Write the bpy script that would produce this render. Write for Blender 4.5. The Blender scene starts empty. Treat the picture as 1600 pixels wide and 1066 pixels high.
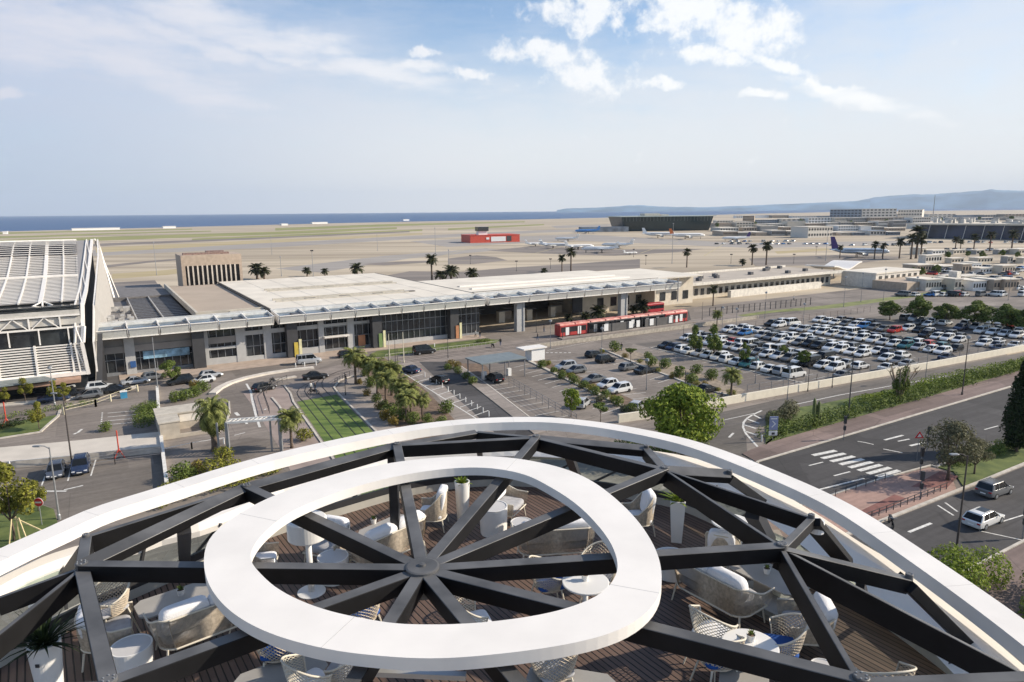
import bpy, bmesh, math, random
import numpy as np
from mathutils import Vector, Matrix
random.seed(7)
SC=bpy.context.scene; COL=SC.collection
PI=math.pi
# ------------------------------------------------------------------ camera geometry
F=1067.; TH=math.radians(10.8); RO=math.radians(0.5)
a_=PI/2-TH
CM=(Matrix.Rotation(a_,3,'X')@Matrix.Rotation(-RO,3,'Z'))
CP=Vector((0,0,30.))
def ray(px,py): return CM@Vector((px-800,533-py,-F))
def P(px,py,z=0.):
    d=ray(px,py); return CP+d*((z-30)/d.z)
c1=P(313,575); DV=Vector((.854,.520,0)); NV=Vector((.520,-.854,0)); ANG=math.atan2(.520,.854)
def G(s,t,z=0.):
    p=c1+DV*s+NV*t; return Vector((p.x,p.y,z))
def ST(px,py,z=0.):
    p=P(px,py,z)-c1; return p.dot(DV),p.dot(NV)
def onT(px,py,t0):
    v=ray(px,py); k=((c1-CP).dot(NV)+t0)/v.dot(NV); p=CP+v*k; return (p-c1).dot(DV),p.z
# ------------------------------------------------------------------ materials
MATS={}
def M(name,col,rough=.7,metal=0.,var=.12,scale=1.,bump=0.,col2=None,island=False,stretch=None,spec=.5,detail=4,trans=0,fac=(.35,.65),emit=0):
    if name in MATS: return MATS[name]
    m=bpy.data.materials.new(name); m.use_nodes=True; nt=m.node_tree; N=nt.nodes; L=nt.links
    b=N['Principled BSDF']; b.inputs['Roughness'].default_value=rough; b.inputs['Metallic'].default_value=metal
    b.inputs['Specular IOR Level'].default_value=spec
    if len(col)==3: col=(*col,1)
    c2=(*col2,1) if col2 else tuple(min(1,c*(1+var)) for c in col[:3])+(1,)
    c1_=col if col2 else tuple(c*(1-var) for c in col[:3])+(1,)
    tc=N.new('ShaderNodeTexCoord'); mp=N.new('ShaderNodeMapping'); L.new(tc.outputs['Object'],mp.inputs[0])
    if stretch: mp.inputs['Rotation'].default_value=(0,0,stretch[0]); mp.inputs['Scale'].default_value=(stretch[1],stretch[2],1)
    nz=N.new('ShaderNodeTexNoise'); nz.inputs['Scale'].default_value=scale; nz.inputs['Detail'].default_value=detail
    L.new(mp.outputs[0],nz.inputs['Vector'])
    src=nz.outputs['Fac']
    if island:
        gi=N.new('ShaderNodeNewGeometry'); src=gi.outputs['Random Per Island']
    mr=N.new('ShaderNodeMapRange'); L.new(src,mr.inputs[0])
    mr.inputs[1].default_value=0 if island else fac[0]; mr.inputs[2].default_value=1 if island else fac[1]
    mx=N.new('ShaderNodeMix'); mx.data_type='RGBA'; L.new(mr.outputs[0],mx.inputs[0]); mx.inputs[6].default_value=c1_; mx.inputs[7].default_value=c2
    L.new(mx.outputs[2],b.inputs['Base Color'])
    if bump:
        bp=N.new('ShaderNodeBump'); bp.inputs['Strength'].default_value=bump; bp.inputs['Distance'].default_value=.05
        n2=N.new('ShaderNodeTexNoise'); n2.inputs['Scale'].default_value=scale*8; L.new(tc.outputs['Object'],n2.inputs['Vector']); L.new(n2.outputs['Fac'],bp.inputs['Height']); L.new(bp.outputs[0],b.inputs['Normal'])
    if trans:
        b.inputs['Transmission Weight'].default_value=0
        tr=N.new('ShaderNodeBsdfTranslucent'); L.new(mx.outputs[2],tr.inputs[0]); ms=N.new('ShaderNodeMixShader'); ms.inputs[0].default_value=trans
        L.new(b.outputs[0],ms.inputs[1]); L.new(tr.outputs[0],ms.inputs[2]); L.new(ms.outputs[0],N['Material Output'].inputs[0])
    MATS[name]=m; return m
def glassmat(name,tint,alpha,rough=.03):
    m=bpy.data.materials.new(name); m.use_nodes=True; nt=m.node_tree; N=nt.nodes; L=nt.links; N.remove(N['Principled BSDF'])
    t=N.new('ShaderNodeBsdfTransparent'); t.inputs[0].default_value=(*tint,1); g=N.new('ShaderNodeBsdfGlossy'); g.inputs[0].default_value=(.9,.95,.95,1); g.inputs['Roughness'].default_value=rough
    fr=N.new('ShaderNodeFresnel'); fr.inputs[0].default_value=1.5; ad=N.new('ShaderNodeMath'); ad.operation='ADD'; ad.inputs[1].default_value=alpha; L.new(fr.outputs[0],ad.inputs[0])
    mx=N.new('ShaderNodeMixShader'); L.new(ad.outputs[0],mx.inputs[0]); L.new(t.outputs[0],mx.inputs[1]); L.new(g.outputs[0],mx.inputs[2]); L.new(mx.outputs[0],N['Material Output'].inputs[0])
    MATS[name]=m; return m
white=M('white_coating',(.80,.765,.71),.45,var=.05,scale=1.3,detail=8)
def roadmat(name,base,crack=.5,seed=0,patch=.12,stretch=1.):
    m=bpy.data.materials.new(name); m.use_nodes=True; nt=m.node_tree;N=nt.nodes;L=nt.links;b=N['Principled BSDF']; b.inputs['Roughness'].default_value=.88; b.inputs['Specular IOR Level'].default_value=.3
    tc=N.new('ShaderNodeTexCoord'); mp=N.new('ShaderNodeMapping'); mp.inputs['Location'].default_value=(seed,seed*2,0); mp.inputs['Rotation'].default_value=(0,0,-ANG); L.new(tc.outputs['Object'],mp.inputs[0])
    def noise(sc,det,st=None):
        v=mp.outputs[0]
        if st: q=N.new('ShaderNodeMapping'); q.inputs['Scale'].default_value=st; L.new(v,q.inputs[0]); v=q.outputs[0]
        n=N.new('ShaderNodeTexNoise'); n.inputs['Scale'].default_value=sc; n.inputs['Detail'].default_value=det; n.inputs['Roughness'].default_value=.65; L.new(v,n.inputs['Vector']); return n.outputs['Fac']
    def mr(x,a,b_,c,d):
        n=N.new('ShaderNodeMapRange'); L.new(x,n.inputs[0]); n.inputs[1].default_value=a;n.inputs[2].default_value=b_;n.inputs[3].default_value=c;n.inputs[4].default_value=d; return n.outputs[0]
    def mu(a,b_):
        n=N.new('ShaderNodeMath'); n.operation='MULTIPLY'; L.new(a,n.inputs[0]); L.new(b_,n.inputs[1]); return n.outputs[0]
    f=mr(noise(.06,6),.35,.65,.82,1.2); f=mu(f,mr(noise(1.6,8),.3,.7,.9,1.12)); f=mu(f,mr(noise(.5,4,(.08,2.2*stretch,1)),.35,.65,.86,1.14))
    vo=N.new('ShaderNodeTexVoronoi'); vo.feature='DISTANCE_TO_EDGE'; vo.inputs['Scale'].default_value=.11; L.new(mp.outputs[0],vo.inputs['Vector']); f=mu(f,mr(vo.outputs['Distance'],.0,.007,1-crack*.7,1))
    v2=N.new('ShaderNodeTexVoronoi'); v2.distance='CHEBYCHEV'; v2.inputs['Scale'].default_value=.085; L.new(mp.outputs[0],v2.inputs['Vector']); sx=N.new('ShaderNodeSeparateColor'); L.new(v2.outputs['Color'],sx.inputs[0]); f=mu(f,mr(sx.outputs[0],.75,.78,1,1-patch)); f=mu(f,mr(sx.outputs[1],.8,.83,1,1+patch))
    st=mr(noise(.35,3),.66,.74,1,.72); f=mu(f,st)
    vm=N.new('ShaderNodeVectorMath'); vm.operation='SCALE'; vm.inputs[0].default_value=base; L.new(f,vm.inputs['Scale']); L.new(vm.outputs[0],b.inputs['Base Color']); MATS[name]=m; return m
whiteplain=M('white_plastic',(.78,.78,.76),.4,var=.03,scale=4)
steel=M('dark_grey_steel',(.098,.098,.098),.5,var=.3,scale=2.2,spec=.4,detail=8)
steelB=M('black_steel',(.02,.02,.022),.5,var=.2,scale=3)
galv=M('galvanised_metal',(.30,.31,.32),.45,.4,var=.12,scale=2)
greymetal=M('grey_metal',(.22,.22,.23),.5,.2,var=.15,scale=2)
concrete=M('pale_concrete',(.50,.46,.39),.85,var=.12,scale=.5,bump=.2)
cream=M('cream_wall',(.62,.56,.46),.85,var=.08,scale=.6)
asphalt=roadmat('asphalt',(.142,.128,.114),.35)
asphaltD=roadmat('dark_asphalt',(.070,.067,.067),.4,5,.2)
asphaltL=roadmat('worn_asphalt',(.205,.178,.155),.35,9,.14)
paving=roadmat('grey_paving',(.265,.232,.205),.25,3,.1)
pink=roadmat('pink_paving',(.34,.225,.185),.25,7,.12)
paint=M('road_paint',(.62,.61,.57),.8,var=.22,scale=3,detail=6)
grassM=M('lawn_grass',(.055,.085,.018),.95,scale=.5,col2=(.13,.16,.04),bump=.5,detail=8)
tyre=M('tyre_rubber',(.02,.02,.02),.85)
carglass=M('car_glass',(.010,.012,.014),.10,var=.05,spec=.35)
dglass=M('dark_window_glass',(.030,.034,.038),.12,var=.5,scale=.35,spec=.7)
redM=M('red_panel',(.55,.07,.04),.6,var=.12)
barkM=M('bark',(.13,.095,.07),.95,var=.35,scale=6,bump=.6)
balglass=glassmat('balustrade_glass',(.82,.90,.86),.10)
SPLIT={'upright','light_pier','window','canopy_fascia','canopy_fin','canopy_glazing','canopy_beam','canopy_louvre','rooftop_unit','roof_rib','roof_skylight','red_bench','screen','glass_mullion','front_strut','roof_parapet','roof_gutter','roof_upstand','parapet','cornice','plant_roof','pale_wall','side_bracket'}
# ------------------------------------------------------------------ mesh builder
class MB:
    def __init__(s): s.v=[]; s.f=[]; s.m=[]; s.ch=[]
    def add(s,vs,fs,mi=0):
        o=len(s.v); s.ch.append((o,len(s.f))); s.v+= [tuple(q) for q in vs]; s.f+=[tuple(o+i for i in f) for f in fs]; s.m+=[mi]*len(fs); return s
    def bx(s,x0,x1,y0,y1,z0,z1,mi=0):
        return s.add([(x0,y0,z0),(x1,y0,z0),(x1,y1,z0),(x0,y1,z0),(x0,y0,z1),(x1,y0,z1),(x1,y1,z1),(x0,y1,z1)],
            [(0,3,2,1),(4,5,6,7),(0,1,5,4),(1,2,6,5),(2,3,7,6),(3,0,4,7)],mi)
    def box(s,c,sz,rz=0,mi=0):
        hx,hy,hz=[q/2 for q in sz]; cr,sr=math.cos(rz),math.sin(rz)
        vs=[]
        for dz in(-hz,hz):
            for dx,dy in((-hx,-hy),(hx,-hy),(hx,hy),(-hx,hy)): vs.append((c[0]+dx*cr-dy*sr,c[1]+dx*sr+dy*cr,c[2]+dz))
        return s.add(vs,[(0,3,2,1),(4,5,6,7),(0,1,5,4),(1,2,6,5),(2,3,7,6),(3,0,4,7)],mi)
    def beam(s,A,B,w,h,roll=0,mi=0):
        A=Vector(A);B=Vector(B);d=(B-A).normalized(); up=Vector((0,0,1)) if abs(d.z)<.98 else Vector((0,1,0))
        r=d.cross(up).normalized(); u=r.cross(d).normalized()
        if roll: R=Matrix.Rotation(roll,3,d); r=R@r; u=R@u
        vs=[]
        for p in(A,B):
            for a,b in((-1,-1),(1,-1),(1,0),(-1,0)): vs.append(p+r*(a*w/2)+u*(b*h))
        s.add(vs,[(0,3,2,1),(4,5,6,7),(0,1,5,4),(1,2,6,5),(2,3,7,6),(3,0,4,7)],mi)
        s.topface=len(s.m)-2; return s
    def tube(s,pts,r,n=6,mi=0,closed=False,r2=None):
        pts=[Vector(p) for p in pts]; k=len(pts); rings=[]
        for i,p in enumerate(pts):
            a=pts[(i-1)%k] if closed or i>0 else p; b=pts[(i+1)%k] if closed or i<k-1 else p
            d=(b-a).normalized(); up=Vector((0,0,1)) if abs(d.z)<.9 else Vector((1,0,0))
            x=d.cross(up).normalized(); y=x.cross(d)
            rr=r if r2 is None else r+(r2-r)*i/max(1,k-1)
            rings.append([p+x*math.cos(2*PI*j/n)*rr+y*math.sin(2*PI*j/n)*rr for j in range(n)])
        vs=[q for R in rings for q in R]; fs=[]
        for i in range(k if closed else k-1):
            i2=(i+1)%k
            for j in range(n): fs.append((i*n+j,i*n+(j+1)%n,i2*n+(j+1)%n,i2*n+j))
        if not closed: fs+= [tuple(range(n))[::-1],tuple((k-1)*n+j for j in range(n))]
        return s.add(vs,fs,mi)
    def cyl(s,x,y,z0,z1,r0,r1=None,n=16,mi=0): 
        r1=r0 if r1 is None else r1
        return s.lathe([(r0,z0),(r1,z1)],(x,y),n,mi)
    def lathe(s,prof,c=(0,0),n=24,mi=0,cap=True):
        vs=[(c[0]+r*math.cos(2*PI*j/n),c[1]+r*math.sin(2*PI*j/n),z) for r,z in prof for j in range(n)]; fs=[]
        for i in range(len(prof)-1):
            for j in range(n): fs.append((i*n+j,i*n+(j+1)%n,(i+1)*n+(j+1)%n,(i+1)*n+j))
        if cap: fs+=[tuple(range(n))[::-1],tuple((len(prof)-1)*n+j for j in range(n))]
        return s.add(vs,fs,mi)
    def prism(s,poly,z0,z1,mi=0):
        k=len(poly); vs=[(p[0],p[1],z0) for p in poly]+[(p[0],p[1],z1) for p in poly]
        return s.add(vs,[tuple(range(k))[::-1],tuple(range(k,2*k))]+[(i,(i+1)%k,k+(i+1)%k,k+i) for i in range(k)],mi)
    def sheet(s,pts,mi=0): return s.add(pts,[tuple(range(len(pts)))],mi)
    def ell(s,c,r,nu=10,nv=7,mi=0):
        vs=[];fs=[]
        for i in range(nv+1):
            a=-PI/2+PI*i/nv
            for j in range(nu): b=2*PI*j/nu; vs.append((c[0]+r[0]*math.cos(a)*math.cos(b),c[1]+r[1]*math.cos(a)*math.sin(b),c[2]+r[2]*math.sin(a)))
        for i in range(nv):
            for j in range(nu): fs.append((i*nu+j,i*nu+(j+1)%nu,(i+1)*nu+(j+1)%nu,(i+1)*nu+j))
        return s.add(vs,fs,mi)
    def cushion(s,c,sz,rz=0,e=.35,nu=20,nv=10,mi=0,tilt=0):
        vs=[];fs=[]; sg=lambda q,p: math.copysign(abs(q)**p,q); cr,sr=math.cos(rz),math.sin(rz); ct,stt=math.cos(tilt),math.sin(tilt)
        for i in range(nv+1):
            a=-PI/2+PI*i/nv
            for j in range(nu):
                b=2*PI*j/nu; x=sz[0]/2*sg(math.cos(a),e)*sg(math.cos(b),e); y=sz[1]/2*sg(math.cos(a),e)*sg(math.sin(b),e); z=sz[2]/2*sg(math.sin(a),.6)
                y,z=y*ct-z*stt,y*stt+z*ct
                vs.append((c[0]+x*cr-y*sr,c[1]+x*sr+y*cr,c[2]+z))
        for i in range(nv):
            for j in range(nu): fs.append((i*nu+j,i*nu+(j+1)%nu,(i+1)*nu+(j+1)%nu,(i+1)*nu+j))
        return s.add(vs,fs,mi)
    def build(s,name,mats,parent=None,smooth=False,bevel=0,org=None,seg=2,**tags):
        if not isinstance(mats,(list,tuple)): mats=[mats]
        if name in SPLIT and 1<len(s.ch)<=100 and parent is not None and not tags:
            ends=s.ch[1:]+[(len(s.v),len(s.f))]; o=None
            for (v0,f0),(v1,f1) in zip(s.ch,ends):
                q=MB(); q.v=s.v[v0:v1]; q.f=[tuple(i-v0 for i in f) for f in s.f[f0:f1]]; q.m=s.m[f0:f1]; q.ch=[(0,0)]
                o=q.build(name,mats,parent,smooth,bevel,org,seg)
            return o
        me=bpy.data.meshes.new(name); vs=s.v
        if org is not None: vs=[(x-org[0],y-org[1],z-org[2]) for x,y,z in vs]
        me.from_pydata([tuple(map(float,q)) for q in vs],[],s.f); 
        for m in mats: me.materials.append(m)
        if len(mats)>1: me.polygons.foreach_set('material_index',s.m)
        if smooth: me.polygons.foreach_set('use_smooth',[True]*len(me.polygons))
        me.update()
        o=bpy.data.objects.new(name,me); COL.objects.link(o)
        if parent is not None: o.parent=parent
        elif org is not None: o.location=org
        if bevel:
            b=o.modifiers.new('b','BEVEL'); b.width=bevel; b.segments=seg; b.limit_method='ANGLE'
        for k,v in tags.items(): o[k]=v
        return o
def thing(name,label,cat,loc=(0,0,0),rz=0,group=None,scale=None):
    o=bpy.data.objects.new(name,None); COL.objects.link(o); o.location=loc; o.rotation_euler=(0,0,rz); o['label']=label; o['category']=cat
    o.empty_display_size=.3
    if group: o['group']=group
    if scale: o.scale=scale if isinstance(scale,tuple) else (scale,)*3
    return o
def dup(root,label,loc,rz=0,group=None,scale=None):
    r=root.copy(); COL.objects.link(r); r.location=loc; r.rotation_euler=(0,0,rz); r['label']=label
    if group: r['group']=group
    if scale: r.scale=scale if isinstance(scale,tuple) else (scale,)*3
    for ch in list(root.children):
        c=ch.copy(); COL.objects.link(c); c.parent=r
        for g in list(ch.children):
            d=g.copy(); COL.objects.link(d); d.parent=c
    return r
class Kit:     # first use moves the prototype, later uses copy it
    def __init__(s,make): s.make=make; s.p=None; s.used=False
    def put(s,label,loc,rz=0,group=None,scale=None):
        if s.p is None: s.p=s.make()
        if not s.used:
            s.used=True; r=s.p; r.location=loc; r.rotation_euler=(0,0,rz); r['label']=label
            if group: r['group']=group
            if scale: r.scale=scale if isinstance(scale,tuple) else (scale,)*3
            return r
        r=dup(s.p,label,loc,rz,group,scale if scale else (1,1,1)); 
        return r
def struct(name,mb,mat,**k):
    return mb.build(name,mat,kind='structure',**k)
ORD=['first','second','third','fourth','fifth','sixth','seventh','eighth','ninth','tenth','eleventh','twelfth','thirteenth','fourteenth','fifteenth','sixteenth','seventeenth','eighteenth','nineteenth','twentieth','twenty-first','twenty-second','twenty-third','twenty-fourth','twenty-fifth','twenty-sixth','twenty-seventh','twenty-eighth']
# ------------------------------------------------------------------ world, sun, camera
SUN_AZ=math.radians(6); SUN_EL=math.radians(29)
W=bpy.data.worlds.new('World'); SC.world=W; W.use_nodes=True
def make_world():
    nt=W.node_tree; N=nt.nodes; L=nt.links; bg=N['Background']; out=N['World Output']
    sky=N.new('ShaderNodeTexSky'); sky.sky_type='NISHITA'; sky.sun_disc=False; sky.sun_elevation=SUN_EL; sky.sun_rotation=PI/2-SUN_AZ
    sky.altitude=0; sky.air_density=1.0; sky.dust_density=.35; sky.ozone_density=3.0
    L.new(sky.outputs[0],bg.inputs[0]); bg.inputs[1].default_value=.13
    tc=N.new('ShaderNodeTexCoord'); sx=N.new('ShaderNodeSeparateXYZ'); L.new(tc.outputs['Generated'],sx.inputs[0])
    def m(op,a,b=None,c=None,clamp=False):
        n=N.new('ShaderNodeMath'); n.operation=op; n.use_clamp=clamp
        for i,q in enumerate((a,b,c)):
            if q is None: continue
            if isinstance(q,(int,float)): n.inputs[i].default_value=q
            else: L.new(q,n.inputs[i])
        return n.outputs[0]
    def sm(x,a,b):
        n=N.new('ShaderNodeMapRange'); n.interpolation_type='SMOOTHSTEP'; L.new(x,n.inputs[0]); n.inputs[1].default_value=a; n.inputs[2].default_value=b; return n.outputs[0]
    X,Y,Z=sx.outputs
    az=m('ARCTAN2',X,Y); el=m('ARCSINE',Z)
    # drifting clouds live in azimuth/elevation degrees, distorted by noise
    cb=N.new('ShaderNodeCombineXYZ'); L.new(m('MULTIPLY',az,57.3),cb.inputs[0]); L.new(m('MULTIPLY',el,57.3),cb.inputs[1])
    def noise(sc,det=6,rough=.6,off=0,st=(1,1,1),rot=0):
        mp=N.new('ShaderNodeMapping'); mp.inputs['Location'].default_value=(off,off*.7,0); mp.inputs['Scale'].default_value=st; mp.inputs['Rotation'].default_value=(0,0,rot); L.new(cb.outputs[0],mp.inputs[0])
        n=N.new('ShaderNodeTexNoise'); n.inputs['Scale'].default_value=sc; n.inputs['Detail'].default_value=det; n.inputs['Roughness'].default_value=rough; L.new(mp.outputs[0],n.inputs['Vector']); return n
    nd=noise(.16,5,.6,3); 
    wv=N.new('ShaderNodeVectorMath'); wv.operation='SUBTRACT'; L.new(nd.outputs['Color'],wv.inputs[0]); wv.inputs[1].default_value=(.5,.5,.5)
    wsc=N.new('ShaderNodeVectorMath'); wsc.operation='SCALE'; L.new(wv.outputs[0],wsc.inputs[0]); wsc.inputs['Scale'].default_value=3.2
    wa=N.new('ShaderNodeVectorMath'); L.new(cb.outputs[0],wa.inputs[0]); L.new(wsc.outputs[0],wa.inputs[1])
    def blob(px,py,rx,ry,rot=0,soft=1.):
        v=ray(px,py).normalized(); a=math.degrees(math.atan2(v.x,v.y)); e=math.degrees(math.asin(v.z))
        k=57.3/F
        mp=N.new('ShaderNodeMapping'); mp.vector_type='TEXTURE'; mp.inputs['Location'].default_value=(a,e,0); mp.inputs['Rotation'].default_value=(0,0,math.radians(rot)); mp.inputs['Scale'].default_value=(rx*k,ry*k,1); L.new(wa.outputs[0],mp.inputs[0])
        ln=N.new('ShaderNodeVectorMath'); ln.operation='LENGTH'; L.new(mp.outputs[0],ln.inputs[0]); return sm(ln.outputs['Value'],1.+.5*soft,.15)
    nf=noise(.55,9,.62,11).outputs['Fac']; nst=noise(.35,8,.6,23,(.45,2.2,1),math.radians(22)).outputs['Fac']
    puffs=None
    for b in [(930,10,95,34,0),(1070,22,120,50,-8),(1165,50,95,45,-14),(850,82,105,24,-5),(915,112,75,34,-15),(1120,95,60,15,-8),(1030,130,45,10,-10),(1225,105,55,9,-18),(1290,128,60,8,-10),(655,88,28,10,0),(735,118,40,10,0),(1190,150,45,9,0),(10,140,30,9,0)]:
        q=blob(*b); puffs=q if puffs is None else m('MAXIMUM',puffs,q)
    puffs=sm(m('ADD',puffs,m('MULTIPLY',m('SUBTRACT',nf,.5),2.6)),.30,1.0)
    st=None
    for b in [(360,35,360,30,-14),(520,85,210,20,-14),(60,60,160,40,-8),(220,110,200,26,-16),(1330,150,120,14,-20),(300,60,150,14,-12),(120,40,200,26,-10),(640,105,90,9,-6),(430,80,110,8,-14)]:
        q=blob(*b,soft=1.3); st=q if st is None else m('MAXIMUM',st,q)
    streak=sm(m('ADD',st,m('MULTIPLY',m('SUBTRACT',nst,.5),1.5)),.25,1.25)
    veil=None
    for b in [(130,130,560,150,-8),(480,230,600,140,-10),(1250,240,700,150,0),(1650,120,420,240,0)]:
        q=blob(*b,soft=2.2); veil=q if veil is None else m('MAXIMUM',veil,q)
    veil=m('MULTIPLY',sm(m('ADD',veil,m('MULTIPLY',m('SUBTRACT',nst,.5),.9)),-.02,1.15),.82)
    # general scattered cloud for directions the photograph does not show
    behind=m('MULTIPLY',sm(m('ADD',noise(.07,6,.6,40).outputs['Fac'],0),.45,.75),sm(Y,.45,.1))
    # thin bright low layer
    low=m('MULTIPLY',sm(el,.26,-.02),.9)
    def bgs(col,s):
        b=N.new('ShaderNodeBackground'); b.inputs[0].default_value=(*col,1); b.inputs[1].default_value=s; return b
    def mix(f,a,b):
        n=N.new('ShaderNodeMixShader'); L.new(f,n.inputs[0]); L.new(a,n.inputs[1]); L.new(b,n.inputs[2]); return n.outputs[0]
    # veil brightness follows distance to the sun (forward scattering)
    sunv=(math.cos(SUN_EL)*math.cos(SUN_AZ),math.cos(SUN_EL)*math.sin(SUN_AZ),math.sin(SUN_EL))
    dt=N.new('ShaderNodeVectorMath'); dt.operation='DOT_PRODUCT'; L.new(tc.outputs['Generated'],dt.inputs[0]); dt.inputs[1].default_value=sunv
    vc=N.new('ShaderNodeMix'); vc.data_type='RGBA'; L.new(sm(dt.outputs['Value'],-.45,.35),vc.inputs[0]); vc.inputs[6].default_value=(.47,.50,.61,1); vc.inputs[7].default_value=(.62,.66,.72,1)
    vb=N.new('ShaderNodeBackground'); L.new(vc.outputs[2],vb.inputs[0]); vb.inputs[1].default_value=1.0
    cc=N.new('ShaderNodeMix'); cc.data_type='RGBA'; L.new(sm(dt.outputs['Value'],-.4,.4),cc.inputs[0]); cc.inputs[6].default_value=(.58,.59,.66,1); cc.inputs[7].default_value=(.86,.86,.85,1)
    cbk=N.new('ShaderNodeBackground'); L.new(cc.outputs[2],cbk.inputs[0])
    lc=N.new('ShaderNodeMix'); lc.data_type='RGBA'; L.new(sm(dt.outputs['Value'],-.55,.12),lc.inputs[0]); lc.inputs[6].default_value=(.33,.41,.55,1); lc.inputs[7].default_value=(.74,.735,.72,1)
    lb=N.new('ShaderNodeBackground'); L.new(lc.outputs[2],lb.inputs[0])
    s=mix(veil,bg.outputs[0],vb.outputs[0])
    s=mix(low,s,lb.outputs[0])
    s=mix(m('MULTIPLY',streak,.85),s,cbk.outputs[0])
    s=mix(m('MULTIPLY',m('MAXIMUM',puffs,behind),.85),s,cbk.outputs[0])
    L.new(s,out.inputs[0])
make_world()
sl=bpy.data.lights.new('sun','SUN'); sl.energy=5.0; sl.angle=math.radians(.5); sl.color=(1,.885,.73)
so=bpy.data.objects.new('sun',sl); COL.objects.link(so)
sd=Vector((math.cos(SUN_EL)*math.cos(SUN_AZ),math.cos(SUN_EL)*math.sin(SUN_AZ),math.sin(SUN_EL))); so.rotation_euler=sd.to_track_quat('Z','Y').to_euler()
cd=bpy.data.cameras.new('camera'); co=bpy.data.objects.new('camera',cd); COL.objects.link(co)
co.matrix_world=Matrix.Translation(CP)@CM.to_4x4(); cd.lens=36*F/1600; cd.sensor_width=36; cd.clip_end=60000; cd.clip_start=.1
SC.camera=co
vs=SC.view_settings; vs.view_transform='Standard'; vs.look='None'; vs.exposure=.36; vs.gamma=1; vs.use_curve_mapping=False
SC.cycles.max_bounces=5; SC.cycles.diffuse_bounces=3; SC.cycles.glossy_bounces=2; SC.cycles.transparent_max_bounces=12; SC.cycles.volume_bounces=0
SC.cycles.use_adaptive_sampling=True; SC.cycles.use_denoising=True
# ------------------------------------------------------------------ setting: ground, sea, hills, roads
def pxpoly(pts,z): return [P(x,y,z) if False else Vector((*P(x,y).xy,z)) for x,y in pts]
def stpoly(pts,z): return [G(s,t,z) for s,t in pts]
groundM=M('apron_concrete',(.31,.255,.185),.9,scale=.010,col2=(.52,.44,.325),stretch=(-math.radians(62),.3,3.6),detail=12,fac=(.38,.62))
seaM=M('sea_water',(.034,.085,.19),.45,scale=.02,col2=(.045,.105,.22),bump=.25,spec=.35)
land=[Vector((-5000,-1500,0)),Vector((-5000,200,0)),Vector((-2300,650,0))]+pxpoly([(-200,367),(0,362),(200,357),(400,352),(520,349),(640,346.5),(800,343.5),(960,340),(1050,338),(1180,334),(1300,331.5),(1450,329.5),(1600,328),(1750,327)],0)+[Vector((9000,3000,0)),Vector((9000,-1500,0))]
struct('ground',MB().sheet(land),groundM)
struct('sea',MB().sheet([(-22000,-4000,-1.2),(22000,-4000,-1.2),(22000,20000,-1.2),(-22000,20000,-1.2)]),seaM)
hillM=M('haze_tinted_hill',(.16,.26,.36),.95,scale=.002,var=.3)  # distance haze painted into the hills as a blue base colour
def hill(name,prof,dist,depth,zb=-2):
    mb=MB(); top=[];N_=len(prof)
    rows=[]
    for k in range(5):
        f=k/4; row=[]
        for i,(px,py) in enumerate(prof):
            v=ray(px,py); h=math.hypot(v.x,v.y); D=dist+depth*(f-.5)
            base=CP+v*(dist/h); H=max(2,base.z)
            w=math.sin(PI*f)**.7 if 0<f<1 else 0
            x,y=v.x/h*D,v.y/h*D
            row.append((x,y,(H+2)*w*(1+.0*random.random())-2))
        rows.append(row)
    vs=[q for r in rows for q in r]; fs=[]
    for k in range(4):
        for i in range(N_-1): fs.append((k*N_+i,k*N_+i+1,(k+1)*N_+i+1,(k+1)*N_+i))
    mb.add(vs,fs); return struct(name,mb,hillM,smooth=True)
def jag(pts,amp,n):
    out=[]
    for (x0,y0),(x1,y1) in zip(pts,pts[1:]):
        for k in range(n): f=k/n; out.append((x0+(x1-x0)*f,y0+(y1-y0)*f+random.uniform(-amp,amp)))
    return out+[pts[-1]]
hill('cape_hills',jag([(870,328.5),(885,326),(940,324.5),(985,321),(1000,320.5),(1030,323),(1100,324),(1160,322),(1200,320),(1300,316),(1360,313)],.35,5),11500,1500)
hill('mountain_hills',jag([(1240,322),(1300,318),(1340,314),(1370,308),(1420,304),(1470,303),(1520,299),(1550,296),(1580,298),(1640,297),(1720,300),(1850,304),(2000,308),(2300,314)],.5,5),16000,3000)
# grass and runway bands on the airfield
fgrass=M('airfield_grass',(.17,.185,.06),.95,scale=.02,col2=(.33,.315,.12),stretch=(-math.radians(62),.3,3),detail=7)
fdry=M('airfield_dry_grass',(.36,.29,.15),.95,scale=.02,col2=(.46,.38,.23),stretch=(-math.radians(62),.3,3),detail=7)
fdark=M('apron_asphalt',(.15,.13,.115),.9,scale=.03,col2=(.25,.215,.185),stretch=(-math.radians(62),.3,3),detail=8)
def bands(name,polys,mat,z):
    mb=MB()
    for p in polys: mb.sheet(pxpoly(p,z))
    return struct(name,mb,mat)
bands('airfield_grass_ground',[[(-80,378),(0,375),(150,370.5),(300,366),(450,361.5),(620,355),(620,358),(460,365.5),(300,371),(150,376.5),(-80,384)],
   [(-80,371),(60,368),(200,363.5),(330,360.5),(330,362),(200,365.5),(60,371),(-80,374)],[(430,356.5),(600,350.5),(820,345.8),(820,347.5),(600,354),(430,360.5)],[(-80,365),(100,361.5),(300,357.5),(300,359),(100,363.5),(-80,368)],[(300,373),(480,365.5),(660,358.5),(660,361),(480,369),(300,377.5)],[(700,357),(850,350),(850,352),(700,360)],[(1045,430),(1090,424),(1110,428),(1060,436)]],fgrass,.01)
bands('airfield_dry_ground',[[(150,387),(300,380.5),(420,375),(560,369),(660,364),(660,366.5),(560,372.5),(420,379.5),(300,386.5),(150,395)],[(1210,393),(1290,388),(1300,391),(1215,397)],[(175,428),(260,422),(330,415),(330,420),(260,430),(175,436)]],fdry,.012)
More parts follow.
